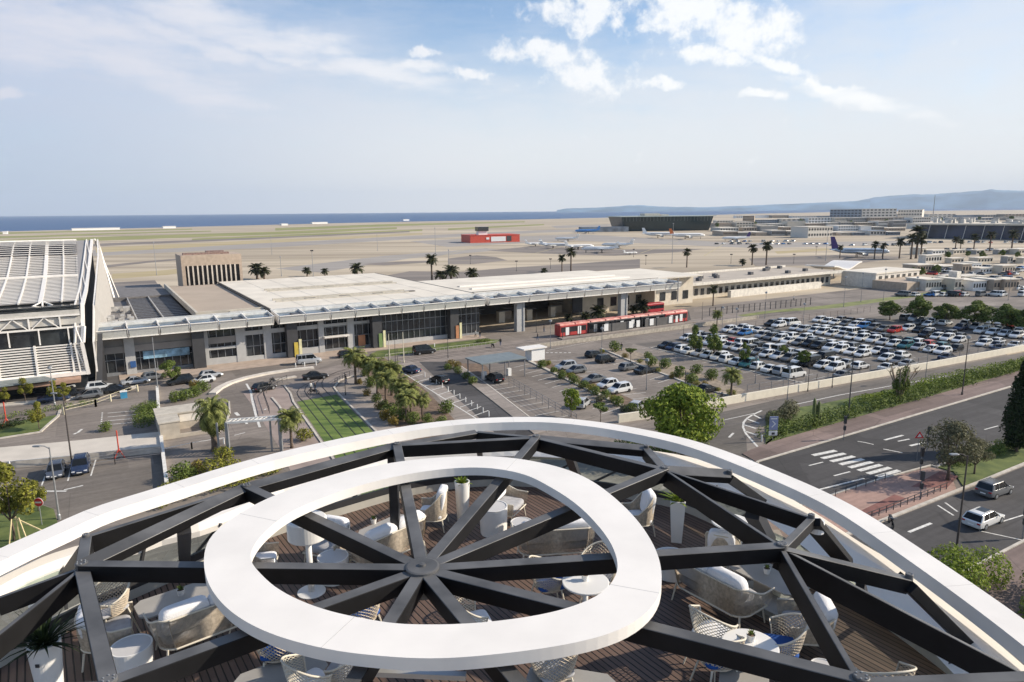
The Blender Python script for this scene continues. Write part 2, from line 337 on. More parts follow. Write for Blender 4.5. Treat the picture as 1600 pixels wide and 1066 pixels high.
bands('apron_asphalt_ground',[[(-80,386),(150,381),(400,371.5),(640,361),(640,363),(400,374),(150,385),(-80,390)],[(700,404),(745,399),(775,402),(793,407),(740,413),(700,413)],
   [(560,439),(640,424),(720,425),(800,418),(900,412),(1000,405),(1000,419),(800,432),(620,445)],[(170,442),(242,438),(250,449),(165,455)],[(760,392),(840,384),(960,390),(1100,389),(1060,394),(960,400),(840,396)],
   [(160,415),(230,408),(330,400),(330,402),(230,411),(160,419)],[(560,413),(620,409),(680,407),(680,410),(600,415)],[(1170,404),(1320,398),(1420,402),(1320,414),(1180,416)]],fdark,.014)
taxi=M('taxiway_grey',(.27,.245,.22),.9,scale=.03,col2=(.36,.33,.295),stretch=(-math.radians(62),.3,3),detail=9)
bands('taxiway_ground',[[(-80,395),(150,391),(420,380),(640,369),(840,360),(980,357),(980,359.5),(840,364),(640,374),(420,387),(150,400),(-80,404)],[(640,377),(900,366),(1160,380),(1450,376),(1450,382),(1180,388),(900,376),(700,386)],[(430,420),(600,400),(760,388),(780,391),(640,404),(500,426)],[(860,353),(975,350),(975,352),(870,357)],[(-80,362.5),(0,361.8),(0,365),(-80,367)]],taxi,.008)
tm=MB()
for pts in [[(150,402),(420,389),(700,374),(960,366)],[(175,425),(400,408),(640,392),(800,383)],[(640,412),(820,402),(1060,398),(1300,403)],[(820,400),(900,380)],[(1000,396),(1060,376)],[(1100,400),(1130,382)],[(560,404),(690,400),(760,382)]]:
    q=[P(*p) for p in pts]
    for A,B in zip(q,q[1:]):
        d=(B-A).normalized(); r=Vector((d.y,-d.x,0))*.35; A=Vector((A.x,A.y,.018));B=Vector((B.x,B.y,.018)); tm.sheet([A-r,B-r,B+r,A+r])
struct('taxiway_line_marking',tm,M('taxi_line_paint',(.45,.38,.20),.8))
# ---- town side
def S(name,pts,mat,z,st=True,raise_=0,**k):
    q=stpoly(pts,z) if st else pxpoly(pts,z)
    if raise_: mb=MB().prism(q,-.02,raise_)
    else: mb=MB().sheet(q)
    return struct(name,mb,mat,**k)
struct('road_forecourt',MB().sheet(stpoly([(-190,-6),(320,-6),(320,75),(190,60),(120,90),(20,150),(-190,150)],.016)),asphaltL)
S('car_park_surface',[(87,29),(215,40),(260,86),(150,79.5),(88,75.5)],asphalt,.022)
S('boulevard_road',[(10,93.5),(50,93.3),(118,93.2),(330,93.5),(330,106),(66,105.2),(40,103.6),(10,104)],asphaltD,.024)
S('lower_road',[(10,110.5),(46,110.6),(66,111),(330,112),(330,120),(54,119.5),(10,119)],asphaltD,.025)
S('slip_road',[(46,79),(52,76.5),(90,77),(118,79.3),(150,81),(330,92),(330,97),(132,86.5),(100,83),(76,82.3),(60,83),(52,90),(49.5,93.6),(42,93.6)],asphalt,.022)
sidewalkM=roadmat('reddish_pavement',(.17,.128,.115),.4,13,.2)
S('boulevard_pavement',[(49.7,93.1),(50.5,90.5),(56,89.6),(132,88.3),(330,92),(330,93.3),(118,92.6),(75,93.0)],sidewalkM,0,raise_=.12)
S('planted_bank_ground',[(55.6,90),(58,88),(61.5,85.4),(65,82.4),(68,80.6),(78,82.2),(100,83.4),(132,87),(132,88.2),(56,89.5)],grassM,0,raise_=.14)
S('pavement_island',[(36,103.9),(57,104.5),(65,105.4),(65.6,107.4),(61,110.3),(46.5,110.1),(36,109.9)],pink,0,raise_=.13)
S('island_red_patch_paving',[(57.5,107.4),(64.8,106.7),(65,108.6),(60.2,109.7)],M('red_brown_paving',(.20,.085,.07),.9,var=.2,scale=1),0.135)
S('island_dark_patch_paving',[(45,108.2),(54,107.6),(54,108.9),(45,109.5)],M('red_brown_paving',(.20,.085,.07)),0.135)
S('median_grass',[(66,105.9),(200,106.3),(330,107),(330,111),(66.5,110.4),(62.5,110.3),(66,107.6)],grassM,0,raise_=.13)
S('near_pavement',[(10,119.3),(54,119.8),(330,120.3),(330,135),(40,128),(10,126)],sidewalkM,0,raise_=.12)
kerbM=M('kerb_stone',(.50,.46,.40),.85,var=.15,scale=1)
def kerb(name,pts,w=.25,h=.15,st=True,mat=kerbM,z=0):
    q=[G(*p) for p in pts] if st else [P(*p) for p in pts]; mb=MB()
    for A,B in zip(q,q[1:]): 
        A=Vector((A.x,A.y,z+h)); B=Vector((B.x,B.y,z+h)); mb.beam(A,B+(B-A).normalized()*.02,w,h)
    return struct(name,mb,mat)
kerb('kerb_boulevard',[(49.5,93.5),(50.0,93.3),(75,93.2),(118,92.85),(330,93.5)],.3,.14)
kerb('kerb_lower_road',[(36,110.15),(46.5,110.35),(61.5,110.55),(66.5,110.65),(200,111.2),(330,111.4)],.35,.15)
kerb('kerb_island_far',[(36,103.7),(57,104.3),(66,105.1),(66,105.7),(330,106.3)],.22,.15)
kerb('kerb_near_pavement',[(10,119.1),(54,119.6),(330,120.1)],.25,.14)
# lawns and tram tracks
LAWN=[(9.8,35.6),(16.6,34.8),(14.9,56),(13.2,82),(5.8,82),(7.9,57)]
lawnT=M('tram_lawn_grass',(.06,.11,.02),.95,scale=.35,col2=(.16,.215,.045),bump=.5,detail=8,stretch=(-ANG,.6,2.5))
S('tram_lawn_grass',LAWN,lawnT,.03)
def bez(p0,p1,p2,p3,n=12):
    return [tuple((1-t)**3*a+3*(1-t)**2*t*b+3*(1-t)*t*t*c+t**3*d for a,b,c,d in zip(p0,p1,p2,p3)) for t in [i/n for i in range(n+1)]]
railM=M('rail_steel',(.035,.03,.028),.5,.3)
for k,(u,off) in enumerate([(-2.4,2.4),(-1.0,1.0),(1.0,-1.0),(2.4,-2.4)]):
    pts=[(9.5+u*.92,82),(11.4+u*.95,57),(13.1+u,36)]+bez((13.2+u,33),(13.8+u,18+off*.9),(26,14.6+off*.9),(60,16.2+off*.8))+[(100,17.2+off*.8),(160,17.5+off*.8)]
    kerb('tram_rail_track',pts,.11,.045,mat=railM,z=.012+k*.001)
kerb('lawn_kerb_left',[(5.5,82),(7.5,57.2),(9.3,35.4),(10.2,30),(10.6,24)],.3,.14)
kerb('lawn_kerb_right',[(13.6,82),(15.3,56),(17.0,34.6),(17.6,30),(20,25.5),(24,23)],.3,.14)
S('footpath_paving',[(17.3,34.6),(18.0,30),(21,25.8),(27,22.5),(28.5,26),(24,57),(20,82),(13.8,82),(15.5,56)],paving,.03)
S('footpath_left_paving',[(9.0,35.4),(9.9,30),(10.2,24),(3.5,25),(3.2,36),(2.2,57),(0,82),(5.3,82),(7.3,57)],M('pink_grey_paving',(.30,.24,.21),.9,var=.12,scale=.5),.028)
S('tram_plaza_paving',[(10.8,24),(11,32),(16.8,32),(18,28),(24,22.6),(60,20.6),(140,20.3),(140,11),(60,10),(30,10.5),(18,15)],M('tram_track_paving',(.235,.20,.175),.9,var=.15,scale=.5),.026)
soilM=M('planting_soil',(.16,.11,.075),.95,var=.3,scale=1.2,bump=.4,detail=8)
S('palm_bed_soil',[(26,10.5),(34,11),(33,25),(30,42),(26.5,60),(19,80),(18,58),(23.5,36),(26,22)],soilM,.032)
S('walk_strip_paving',[(34,12),(37.5,17),(35.2,33),(31,56),(26,80),(20,80),(26.7,60),(31,42),(33.5,25)],paving,.030)
S('bus_lane_road',[(38.5,19),(43,22),(38.5,42),(33,70),(28,70),(32.5,48)],asphaltD,.028)
S('divider_paving',[(43,22),(44.5,22.5),(41,42),(35,70),(33,70),(38.5,42)],paving,0,raise_=.12)
S('shrub_bed_soil',[(43.4,24),(48.5,28),(46,36),(41.8,37)],soilM,.034)
S('planted_strip_soil',[(57.6,31.5),(60.5,32.5),(57.5,51),(55,70.5),(51.8,70.5),(54.6,51)],soilM,.034)
S('planted_median_soil',[(77.8,29.5),(82.5,31),(79.5,49),(75.5,70),(71.2,72),(70.2,66.5),(73.3,48.5)],M('pale_planting_soil',(.27,.22,.165),.95,var=.3,scale=1.2,detail=8),.034)
kerb('kerb_planted_strip',[(57.4,31),(54.3,50.9),(51.3,71)],.7,.2)
kerb('kerb_planted_median',[(77.4,29),(73,48.4),(69.9,66.4),(70.9,73)],.45,.2)
kerb('kerb_car_park',[(87.2,34),(87.5,73)],.35,.12)
kerb('kerb_road_three',[(44.6,22.3),(41.1,42),(35.2,70)],.25,.15)
S('verge_grass',[(35,4.2),(61.5,4.6),(64,8),(61,10.6),(34,10.6),(31.5,9)],grassM,0,raise_=.12)
facadeP=M('facade_paving',(.40,.32,.26),.9,var=.12,scale=.6)
S('facade_paving',[(-14,-3),(63,-3),(63,3.2),(33,3.3),(31,5.6),(-14,6)],facadeP,0,raise_=.12)
S('greenstrip_grass',[(140,13),(153,12),(177,14.5),(225,14.5),(300,13),(300,17),(225,19),(177,20),(153,15.5),(140,16)],M('strip_grass',(.13,.15,.05),.95,scale=.3,col2=(.22,.24,.08)),.035)
# sweeping pale kerb wall of the road bend
bend=[(332,617),(343,608),(360,599.5),(385,592),(415,585.5),(450,580),(490,576)]
kerb('bend_kerb_wall',bend,1.25,.35,st=False,mat=M('pale_kerb',(.60,.55,.48),.85,var=.08,scale=1))
kerb('bend_inner_kerb',[(430,595),(445,592.5),(462,589.5)],.8,.25,st=False)
kerb('bend_low_kerb',[(425,622),(437,636),(447,655),(455,668)],.3,.15,st=False)
kerb('bend_left_kerb',[(358,628),(359,645),(352,665),(338,680)],.25,.15,st=False)
# left side
rampM=M('pale_ramp_concrete',(.56,.51,.44),.85,var=.07,scale=.4)
S('ramp_roof_slab_ground',[(-120,720),(-20,707),(120,694),(250,680),(251,707),(120,721),(-20,736),(-120,748)],rampM,0,st=False,raise_=.5)
kerb('ramp_parapet',[(-120,748),(-20,736),(120,721),(251,707.5)],.2,.9,st=False)
S('roadside_lawn_grass',[(-60,672),(0,664),(88,650),(90,652),(62,674),(0,684),(-60,692)],grassM,0,st=False,raise_=.15)
kerb('roadside_lawn_kerb',[(-60,694),(0,686),(63,676),(76,664),(91,651),(94,642)],.35,.18,st=False)
S('garden_lawn_grass',[(-80,800),(0,795),(60,789),(84,797),(94,832),(60,850),(-80,890)],grassM,0,st=False,raise_=.12)
S('drop_off_paving',[(-60,596),(100,600),(170,585),(330,575),(330,582),(215,600),(100,625),(-60,632)],asphaltD,.03,st=False)
S('drop_off_kerb_paving',[(-60,634),(0,631),(100,623),(215,603),(216,606),(100,627),(0,636),(-60,640)],kerbM,0,st=False,raise_=.15)
S('parking_bay_asphalt',[(0,715),(250,706),(262,760),(90,815),(92,798),(20,770)],roadmat('bay_asphalt',(.165,.145,.125),.4,21,.2),.024,st=False)
# ---- painted markings
pm=MB()
def stripe(A,B,w,z=.034,mb=None):
    mb=mb or pm
    A=Vector((A.x,A.y,z));B=Vector((B.x,B.y,z)); d=(B-A).normalized(); r=Vector((d.y,-d.x,0))*w/2
    mb.sheet([A-r,B-r,B+r,A+r])
def pl(pts,w=.15,dash=None):
    q=[P(*p) for p in pts]
    for A,B in zip(q,q[1:]):
        if not dash: stripe(A,B,w)
        else:
            L_=(B-A).length; k=int(L_/dash)
            for i in range(k): stripe(A.lerp(B,i/k),A.lerp(B,(i+.5)/k),w)
cw=MB()
for i in range(8):
    f=i/7; A=P(1270+100*f,712+33.5*f); B=P(1306+99*f,704.5+31*f); stripe(A,B,.62,.036,cw)
struct('zebra_crossing_marking',cw,paint)
cw=MB()
for x0,y0,x1,y1 in [(1165.5,708.5,1179,721),(1176.5,706,1190,719),(1187.5,702.5,1202.6,716),(1198.5,700,1213.6,712.6)]: stripe(P(x0,y0),P(x1,y1),.6,.036,cw)
struct('slip_crossing_marking',cw,paint)
pl([(1190,642),(1177,648),(1168,653.5),(1162,660),(1161,668),(1165.5,678),(1176,690),(1188,703)],.3)
for x0,y0,x1,y1 in [(1176,648,1189,654.5),(1167,655,1186,662),(1162,664,1181,670),(1164,674,1183,680.5)]: stripe(P(x0,y0),P(x1,y1),.35)
pl([(1382,688),(1411,680.5)],.35); pl([(1403,690),(1421,686.5)],.25); pl([(1422,697),(1444,692)],.4); pl([(1303,744),(1328,737.5)],.22); pl([(1264,728),(1286,722.5)],.2)
pl([(1278,766),(1350,748)],.25); pl([(1420,832),(1455,818)],.3); pl([(1465,790),(1490,806)],.2); pl([(1477,786),(1496,800)],.2)
pl([(1340,690),(1352,692),(1365,695)],.2); pl([(1380,702),(1410,708)],.2)
pl([(1530,830),(1600,845)],.15); pl([(1545,822),(1600,805)],.15); pl([(1600,655),(1470,690)],.18,dash=6)
pl([(1130,657),(1180,646)],.15); pl([(1235,634),(1310,618),(1600,566)],.2)
pl([(1139,684),(1146,677)],.3)
for i in range(11): # bus lane stripes
    f=i/10; A=P(629+112*f,584+66*f); B=A+DV*3.1-NV*1.2; stripe(A,B,.2)
pl([(620,577),(745,655)],.2)
# stalls in the smaller car parks
for i in range(13):
    t=33+i*2.8; s0=57.2-(t-31)*.155
    stripe(G(s0-5,t+1),G(s0-.6,t),.13)
    if i<12: stripe(G(s0+3.2,t),G(s0+8,t+1),.13)
for i in range(13):
    t=34+i*2.6; s0=77-(t-29)*.19; stripe(G(s0-5,t+1),G(s0-.5,t),.13)
for i in range(9): 
    t=44+i*2.7; s0=46.5-(t-31)*.13; stripe(G(s0-4.5,t),G(s0,t),.12)
for s in (101,117,133,149): stripe(G(s+2.6,36),G(s+2.6,72),.12)
for s in (90,103.6,119.6,135.6,151.6):
    for i in range(16): stripe(G(s-5,34+i*2.5),G(s+5,34+i*2.5),.1)
for i in range(6): stripe(P(853+7*i,551.5),P(857+7*i,551.5),.5)
# left car bays, lanes
for x0,y0,x1,y1 in [(65,759,78,726),(106,752,112,728),(142,744,150,718)]: stripe(P(x0,y0),P(x1,y1),.16)
pl([(115,679),(122,676),(128,671)],.35); pl([(60,768),(104,768)],.3); pl([(100,766),(130,759)],.25)
pl([(300,697),(330,690),(400,672)],.2,dash=3); pl([(385,600),(392,612),(394,625),(400,650),(406,668)],.35); pl([(368,645),(373,650)],.5); pl([(380,655),(386,663)],.35); pl([(413,640),(416,640)],.6)
for y in (644,650,656,662): pl([(168,y+2),(214,y-2)],.2)
pl([(160,645),(158,665)],.2,dash=1.2)
pl([(855,548),(960,527),(1090,508)],.12)
struct('road_markings',pm,paint)
dirt=M('oil_stain',(.13,.11,.095),.8)
# ------------------------------------------------------------------ terminal (local x along the facade, y into the airfield)
roofM=M('pale_roof_gravel',(.68,.63,.54),.9,var=.09,scale=.12,detail=9)
roofB_=M('beige_roof_membrane',(.40,.33,.26),.9,var=.06,scale=.15)
fasc=M('pale_screen_panel',(.62,.62,.58),.55,.1,var=.06,scale=3)
pierM=M('light_grey_pier',(.42,.42,.41),.8,var=.06,scale=1)
darkM=M('dark_pier',(.045,.045,.048),.6)
louvM=M('dark_roof_louvres',(.09,.09,.095),.6,var=.3,scale=2)
blueglass=M('blue_grey_glass',(.11,.15,.19),.12,var=.35,scale=.3,spec=.8)
yel=M('yellow_panel',(.50,.38,.06),.6); yelL=M('pale_yellow_panel',(.70,.66,.40),.6); orangeM=M('orange_panel',(.42,.19,.09),.6); greenP=M('green_panel',(.16,.24,.08),.6)
signblue=M('blue_sign',(.03,.10,.28),.5)
B0=c1.copy(); B0.z=0
T=thing('terminal_building','long low airport terminal with pale flat roofs and louvred white canopy along its glazed front','terminal',B0,ANG)
# canopy: fascia modules with fins, sky slots and back beam
def canopy(x0,x1,n,par):
    fa=MB(); fin=MB(); gl=MB(); bb=MB(); rib=MB()
    w=(x1-x0)/n
    for i in range(n):
        a=x0+i*w+.22; b=x0+(i+1)*w-.22
        fa.add([(a,-2.0,7.75),(b,-2.0,7.75),(b,-2.5,9.2),(a,-2.5,9.2),(a,-1.85,7.75),(b,-1.85,7.75),(b,-2.35,9.2),(a,-2.35,9.2)],[(0,1,2,3),(7,6,5,4),(3,2,6,7),(0,4,5,1),(0,3,7,4),(1,5,6,2)])
        fin.bx(a-.1,b+.1,-2.62,-2.4,9.2,9.36); fin.bx(a-.1,b+.1,-2.15,-1.9,7.62,7.76)
        gl.add([(a,-1.8,8.6),(b,-1.8,8.6),(b,2.6,9.3),(a,2.6,9.3)],[(0,1,2,3)])
        if i%2==0: rib.bx(a+w*.55,b-.3,-1.2,1.6,8.9,9.25)
    for i in range(n+1):
        x=x0+i*w
        fin.add([(x-.09,-2.7,9.45),(x-.09,-1.7,7.5),(x-.09,4.2,8.9),(x-.09,4.2,9.9),(x+.09,-2.7,9.45),(x+.09,-1.7,7.5),(x+.09,4.2,8.9),(x+.09,4.2,9.9)],[(0,3,2,1),(4,5,6,7),(0,1,5,4),(1,2,6,5),(2,3,7,6),(3,0,4,7)])
    bb.bx(x0,x1,2.7,3.5,9.25,9.85); bb.bx(x0,x1,5.2,5.5,9.6,9.85)
    fa.build('canopy_fascia',fasc,par); fin.build('canopy_fin',white,par); gl.build('canopy_glazing',blueglass,par); bb.build('canopy_beam',M('canopy_white',(.66,.66,.63),.5,.1),par); rib.build('canopy_louvre',louvM,par)
canopy(-17,14.2,6,T); canopy(15.2,63.5,9,T); canopy(64.5,128,11,T)
# roofs and bodies
mb=MB(); mb.bx(15.5,64.5,5.6,76,9.2,9.8); 
for (a,b,y0) in ((21,56,22),(25,60,47)): pass
mb.build('main_roof',roofM,T)
sk=MB(); 
for y0,xs in ((17,(19,52)),(40,(22,58))):
    sk.bx(xs[0],xs[1],y0,y0+.4,9.81,10.1); sk.bx(xs[0],xs[1],y0+3.2,y0+3.6,9.81,10.25)
    for k in range(4):
        x=xs[0]+2+k*8.5; sk.bx(x,x+5,y0+1,y0+2.4,9.81,9.95)
[sk.bx(15.5+q*7,15.54+q*7,5.8,76,9.8,9.83) for q in range(1,7)]; sk.build('roof_skylight',M('roof_kerb_pale',(.46,.43,.37),.8),T)
dk=MB()
for y0,xs in ((17,(19,52)),(40,(22,58))):
    for k in range(4): x=xs[0]+7+k*8.5; dk.bx(x,x+2.6,y0+.9,y0+2.2,9.83,10.02)
dk.bx(64.5,64.9,5.6,76,9.5,9.85); dk.bx(15.2,15.5,5.6,76,9.5,9.85)
dk.build('roof_gutter',M('dark_gutter',(.10,.09,.08),.8),T)
MB().bx(1.5,15.2,12,76,8.7,9.2).build('side_roof',roofB_,T)
mb=MB(); mb.bx(1.0,1.5,8,78,8.7,10.0); mb.bx(8,15,6.2,11.5,8.9,9.3); mb.bx(1.5,15.2,11.6,12,8.9,9.6); mb.build('roof_parapet',concrete,T)
mb=MB(); mb.bx(65,128,5.6,42,9.2,9.8); mb.bx(128,150,10,40,9.0,9.4)
mb.build('east_roof',roofM,T)
mb=MB()
for y in (13,20): mb.bx(68,122,y,y+.5,9.8,10.2)
mb.build('roof_upstand',white,T)
dk=MB()
for y in (13.6,20.6): dk.bx(68,122,y,y+1.2,9.8,9.86)
dk.bx(65,128,7.0,7.4,9.8,9.9); dk.build('roof_gutter',M('dark_gutter',(.1,.09,.08)),T)
# technical roof with louvres
mb=MB(); mb.bx(-17,1,4.5,60,7.2,7.6); mb.bx(-17,1,60,93,7.6,8.6); mb.build('plant_roof',M('grey_plant_roof',(.17,.16,.155),.8,var=.2),T)
lv=MB()
for x0,x1 in ((-9,-4.6),(-4.2,1)):
    for k in range(17): y=12+k*3.0; lv.bx(x0,x1,y,y+1.7,7.6,8.15)
lv.build('plant_louvre',louvM,T)
mb=MB()
for x in (-9.3,-4.4): mb.bx(x-.12,x+.12,8,66,7.9,8.5)
mb.bx(-17,1,9,9.3,8.6,8.8); mb.bx(-17,-9.5,40,40.3,7.6,8.6)
for k in range(12): mb.bx(-16+k*1.4,-15.8+k*1.4,8.6,9.0,7.6,8.8)
for k in range(18):
    x=random.uniform(-16.5,-10.5); y=random.uniform(12,38); mb.bx(x,x+random.uniform(.6,1.6),y,y+random.uniform(.6,2.5),7.6,7.6+random.uniform(.4,1.3))
mb.build('plant_unit',M('plant_unit_grey',(.42,.41,.39),.6,.1,var=.25,scale=1),T)
# walls under the roofs
mb=MB(); mb.bx(-17,-16.6,1.8,90,0,9.2); mb.bx(1,15,75.6,76,0,9.2); mb.bx(15,64.3,75.6,76,0,9.3); mb.bx(64.1,64.5,14,76,0,9.3); mb.bx(-17,1,92.6,93,0,7.6)
mb.bx(-16.6,-.6,1.6,1.9,5.6,9.0); mb.bx(-16.6,8,1.3,1.6,4.3,5.6)
mb.build('wall',M('grey_beige_wall',(.27,.25,.23),.85,var=.08,scale=.5),T)
mb=MB(); mb.bx(-16.6,64,1.9,2.2,0,9.2); mb.build('glass_front',dglass,T)
mu=MB()
for k in range(58): x=-15.6+k*1.38; mu.bx(x-.05,x+.05,1.78,1.9,0,9)
for z in (2.9,5.3): mu.bx(-16.6,64,1.76,1.88,z,z+.12)
mu.bx(-16.6,64,1.5,1.9,0,.6)
mu.build('mullion',galv,T)
pr=MB()
for x0,x1 in ((-12.6,-10.9),(1.0,2.0),(7.2,9.0),(12.6,14.2),(24.0,25.2),(30.4,31.9)): pr.bx(x0,x1,1.0,1.7,0,7.6)
pr.bx(8,24,1.15,1.5,5.4,6.3); pr.bx(2,8,1.1,1.5,3.1,3.6); pr.bx(2,8,1.1,1.5,0,1.4); pr.bx(36,55,.9,1.5,0,1.0); pr.bx(9,18,1.1,1.5,0,1.0); pr.bx(19,24,1.1,1.5,0,1.5); pr.bx(19,36,1.2,1.5,5.6,6.2)
pr.build('light_pier',pierM,T)
for x in (0,18,36.6,55.8):
    MB().bx(x-1.1,x+1.1,-.9,.9,0,7.8).build('column',darkM,T)
for x in (74.2,108):
    mb=MB(); mb.bx(x-.9,x+.9,-.7,.7,0,7.8); mb.bx(x+.9,x+1.3,-.9,.9,0,7.8); mb.build('column',pierM,T)
for x,a,b in ((18,yel,yelL),(36.6,greenP,yelL),(55.8,orangeM,yelL)):
    MB().bx(x+.2,x+1.1,-1.05,-.91,.2,3.3).build('panel',a,T); MB().bx(x+1.2,x+1.75,-1.15,-.95,0,3.9).build('panel',b,T)
MB().bx(32.8,34.4,1.2,1.35,.6,3.0).build('orange_poster',orangeM,T)
mb=MB(); mb.bx(-9.6,-1.5,1.2,1.4,2.7,4.2); mb.build('shop_sign',M('shop_sign_blue',(.20,.34,.45),.4,var=.5,scale=.8),T)
MB().bx(-11.9,-10.95,.8,1.0,1.4,2.6).build('square_sign',signblue,T)
mb=MB(); mb.bx(24.9,30.4,-.4,1.2,3.4,3.6); mb.bx(25,30.2,.9,1.3,3.0,3.3); mb.build('door_canopy',white,T)
# plaza under the east roof
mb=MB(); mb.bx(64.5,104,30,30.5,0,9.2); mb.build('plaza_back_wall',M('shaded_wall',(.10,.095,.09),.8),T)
mb=MB(); mb.bx(104,150,14,14.5,0,9.3); mb.bx(104,104.5,14,40,0,9.3); mb.bx(127.7,128,8,14,0,9.0); mb.build('pale_wall',cream,T)
mb=MB()
for k in range(8): mb.bx(110+k*4.6,111.3+k*4.6,13.9,14.1,5.6,7.6); mb.bx(110.5+k*5,112.8+k*5,13.88,14.1,1.6,4.3)
mb.build('window',dglass,T)
mb=MB(); mb.bx(100,103.5,12,12.4,1,8); mb.build('dark_doorway',darkM,T)
for sx,cc_ in ((126,.13),):
    MB().bx(sx,sx+.25,-3.2,-3.0,4,10.6).build('flag_post',greymetal,T)
# ---- curved hall at the left
H_=thing('departure_hall','tall hall with a curved ribbed white roof and slatted front at the left','hall',G(-18.8,-6),ANG)
prof=[(-12,3.1),(-12.5,8.2),(-12.0,8.4),(-11.8,10.8),(-9.8,10.9),(-10,14.4),(-6,14.8),(4,15.8),(18,17.6),(30,20.2),(40,22.8),(46,23.6)]   # local y (into hall), z
x0,x1=-62,0
def prof_z(y):
    for (a,za),(b,zb) in zip(prof[6:],prof[7:]):
        if a<=y<=b: return za+(zb-za)*(y-a)/(b-a)
    return 23.6
# solid roof deck
def strip(pr,x0,x1,mb,mi=0,dz=0):
    for (a,za),(b,zb) in zip(pr,pr[1:]):
        mb.add([(x0,a,za+dz),(x1,a,za+dz),(x1,b,zb+dz),(x0,b,zb+dz)],[(0,1,2,3)],mi)
mb=MB(); strip(prof[6:],x0,x1,mb); mb.build('roof_deck',M('grey_roof_sheet',(.33,.31,.29),.5,.1,var=.06,scale=.4),H_,smooth=False)
lv=MB()
y=-5.5
while y<45.5:
    top=y>33; w=.75 if top else .3; z=prof_z(y)+(.35 if top else .12); lv.bx(x0,x1,y,y+w,z,z+.1); y+=1.5 if top else 1.25
lv.build('roof_louvre',white,H_)
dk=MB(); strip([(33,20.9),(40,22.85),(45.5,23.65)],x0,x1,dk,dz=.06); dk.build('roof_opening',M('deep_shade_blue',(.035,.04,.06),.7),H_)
rb=MB()
for k in range(11):
    x=-2.6-k*3.0*1.05; big=(k%3==1); w=.5 if big else .2
    pr=[(x,yy,zz+.25) for yy,zz in prof[6:]]
    for A,B_ in zip(pr,pr[1:]): rb.beam(A,B_,w*1.3,.35)
rb.beam((x0,16,18.0),(x1,16,18.0),.3,.4); rb.beam((x0,46,24.2),(x1,46,24.2),.6,.5)
rb.build('roof_rib',white,H_)
fr=MB()
for k in range(12): z=3.2+k*.43; fr.bx(x0,x1,-12.4,-12.2,z,z+.2)
for k in range(12): fr.bx(-2-k*5.2,-1.7-k*5.2,-12.6,-12.0,3,8.3)
fr.bx(x0,x1,-12.9,-11.9,2.6,3.2)
for z in (10.8,12.9): fr.bx(x0,x1,-11.9,-11.5,z,z+.28)
for k in range(10):
    x=-3-k*4.4; fr.beam((x,-11.7,10.9),(x-2.2,-11.7,13.0),.16,.16); fr.beam((x-2.2,-11.7,13.0),(x-4.4,-11.7,10.9),.16,.16); fr.bx(x-.12,x+.12,-11.85,-11.6,10.9,13.1)
for k in range(7):
    x=-1-k*8.8; fr.beam((x,-10.2,13.2),(x-4.4,-6.0,15.2),.2,.2); fr.beam((x-8.8,-10.2,13.2),(x-4.4,-6.0,15.2),.2,.2); fr.beam((x-4.4,-10.2,13.2),(x-4.4,-6.0,15.2),.25,.25)
for k in range(14): x=-2-k*4.2; fr.bx(x-.1,x+.1,-12.0,-11.8,8.3,10.9)
fr.build('front_lattice',white,H_)
mb=MB(); mb.bx(x0,x1,-11.4,-11.2,0,14.2); mb.bx(x0,x1,-9.9,-5.9,14.2,14.5); mb.build('front_glazing',dglass,H_)
mb=MB(); mb.bx(x0,x1,-11.6,-11.4,13.2,13.9); mb.bx(x0,x1,-11.5,-11.3,11.4,12.7); mb.build('front_band',M('pale_band',(.48,.46,.42),.7),H_)
# right gable: paired bright members and a raked side wall
gb=MB()
edge=[(0.2,-12.4,2.6),(-.2,-12.7,8.3),(0.2,-12.0,11),(.5,-9,14.6),(1.2,4,16),(1.8,18,18),(2.4,30,20.6),(3.2,46,24.1)]
for A,B_ in zip(edge,edge[1:]): gb.beam(A,B_,.55,.5); gb.beam((A[0]-1.1,A[1],A[2]),(B_[0]-1.1,B_[1],B_[2]),.25,.3); gb.beam(A,(B_[0]-1.1,B_[1],B_[2]),.14,.2)
edge2=[(1.5,-12,2.8),(1.5,-12.2,8.2),(2.2,-8.5,14.2),(4.0,30,20.8),(4.4,46,24.0)]
for A,B_ in zip(edge2,edge2[1:]): gb.beam(A,B_,.28,.35)
gb.beam((4.4,46,24.0),(6.4,42,10),.3,.3); gb.beam((3.8,46,24.2),(7.6,52,9),.3,.3)
gb.build('gable_edge',white,H_)
mb=MB(); ge=edge[3:]
for A,B_ in zip(ge,ge[1:]): mb.add([(-.3,A[1],A[2]-.25),(A[0]+.2,A[1],A[2]-.25),(B_[0]+.2,B_[1],B_[2]-.25),(-.3,B_[1],B_[2]-.25)],[(0,1,2,3)])
for A,B_ in zip(edge[:3],edge[1:4]): mb.add([(-1.3,A[1]+.3,A[2]),(A[0],A[1]+.3,A[2]),(B_[0],B_[1]+.3,B_[2]),(-1.3,B_[1]+.3,B_[2])],[(0,1,2,3)])
mb.build('gable_cladding',MATS['grey_roof_sheet'] if 'grey_roof_sheet' in MATS else pierM,H_)
mb=MB(); mb.add([(1.0,-11.5,0),(2.4,-8.6,14.3),(4.2,30,20.6),(4.6,46,23.8),(6.3,44,7),(6.3,40,0)],[(0,1,2,3,4,5)]); mb.build('gable_wall',M('grey_side_wall',(.40,.38,.35),.8,var=.06),H_)
mb=MB(); mb.bx(x0,3,46.2,46.6,0,23); mb.build('rear_wall',pierM,H_)
mb=MB(); mb.bx(x0,-1,-16,-12,2.0,2.5); mb.build('entrance_canopy',M('terracotta_canopy',(.38,.24,.17),.8,var=.2),H_)
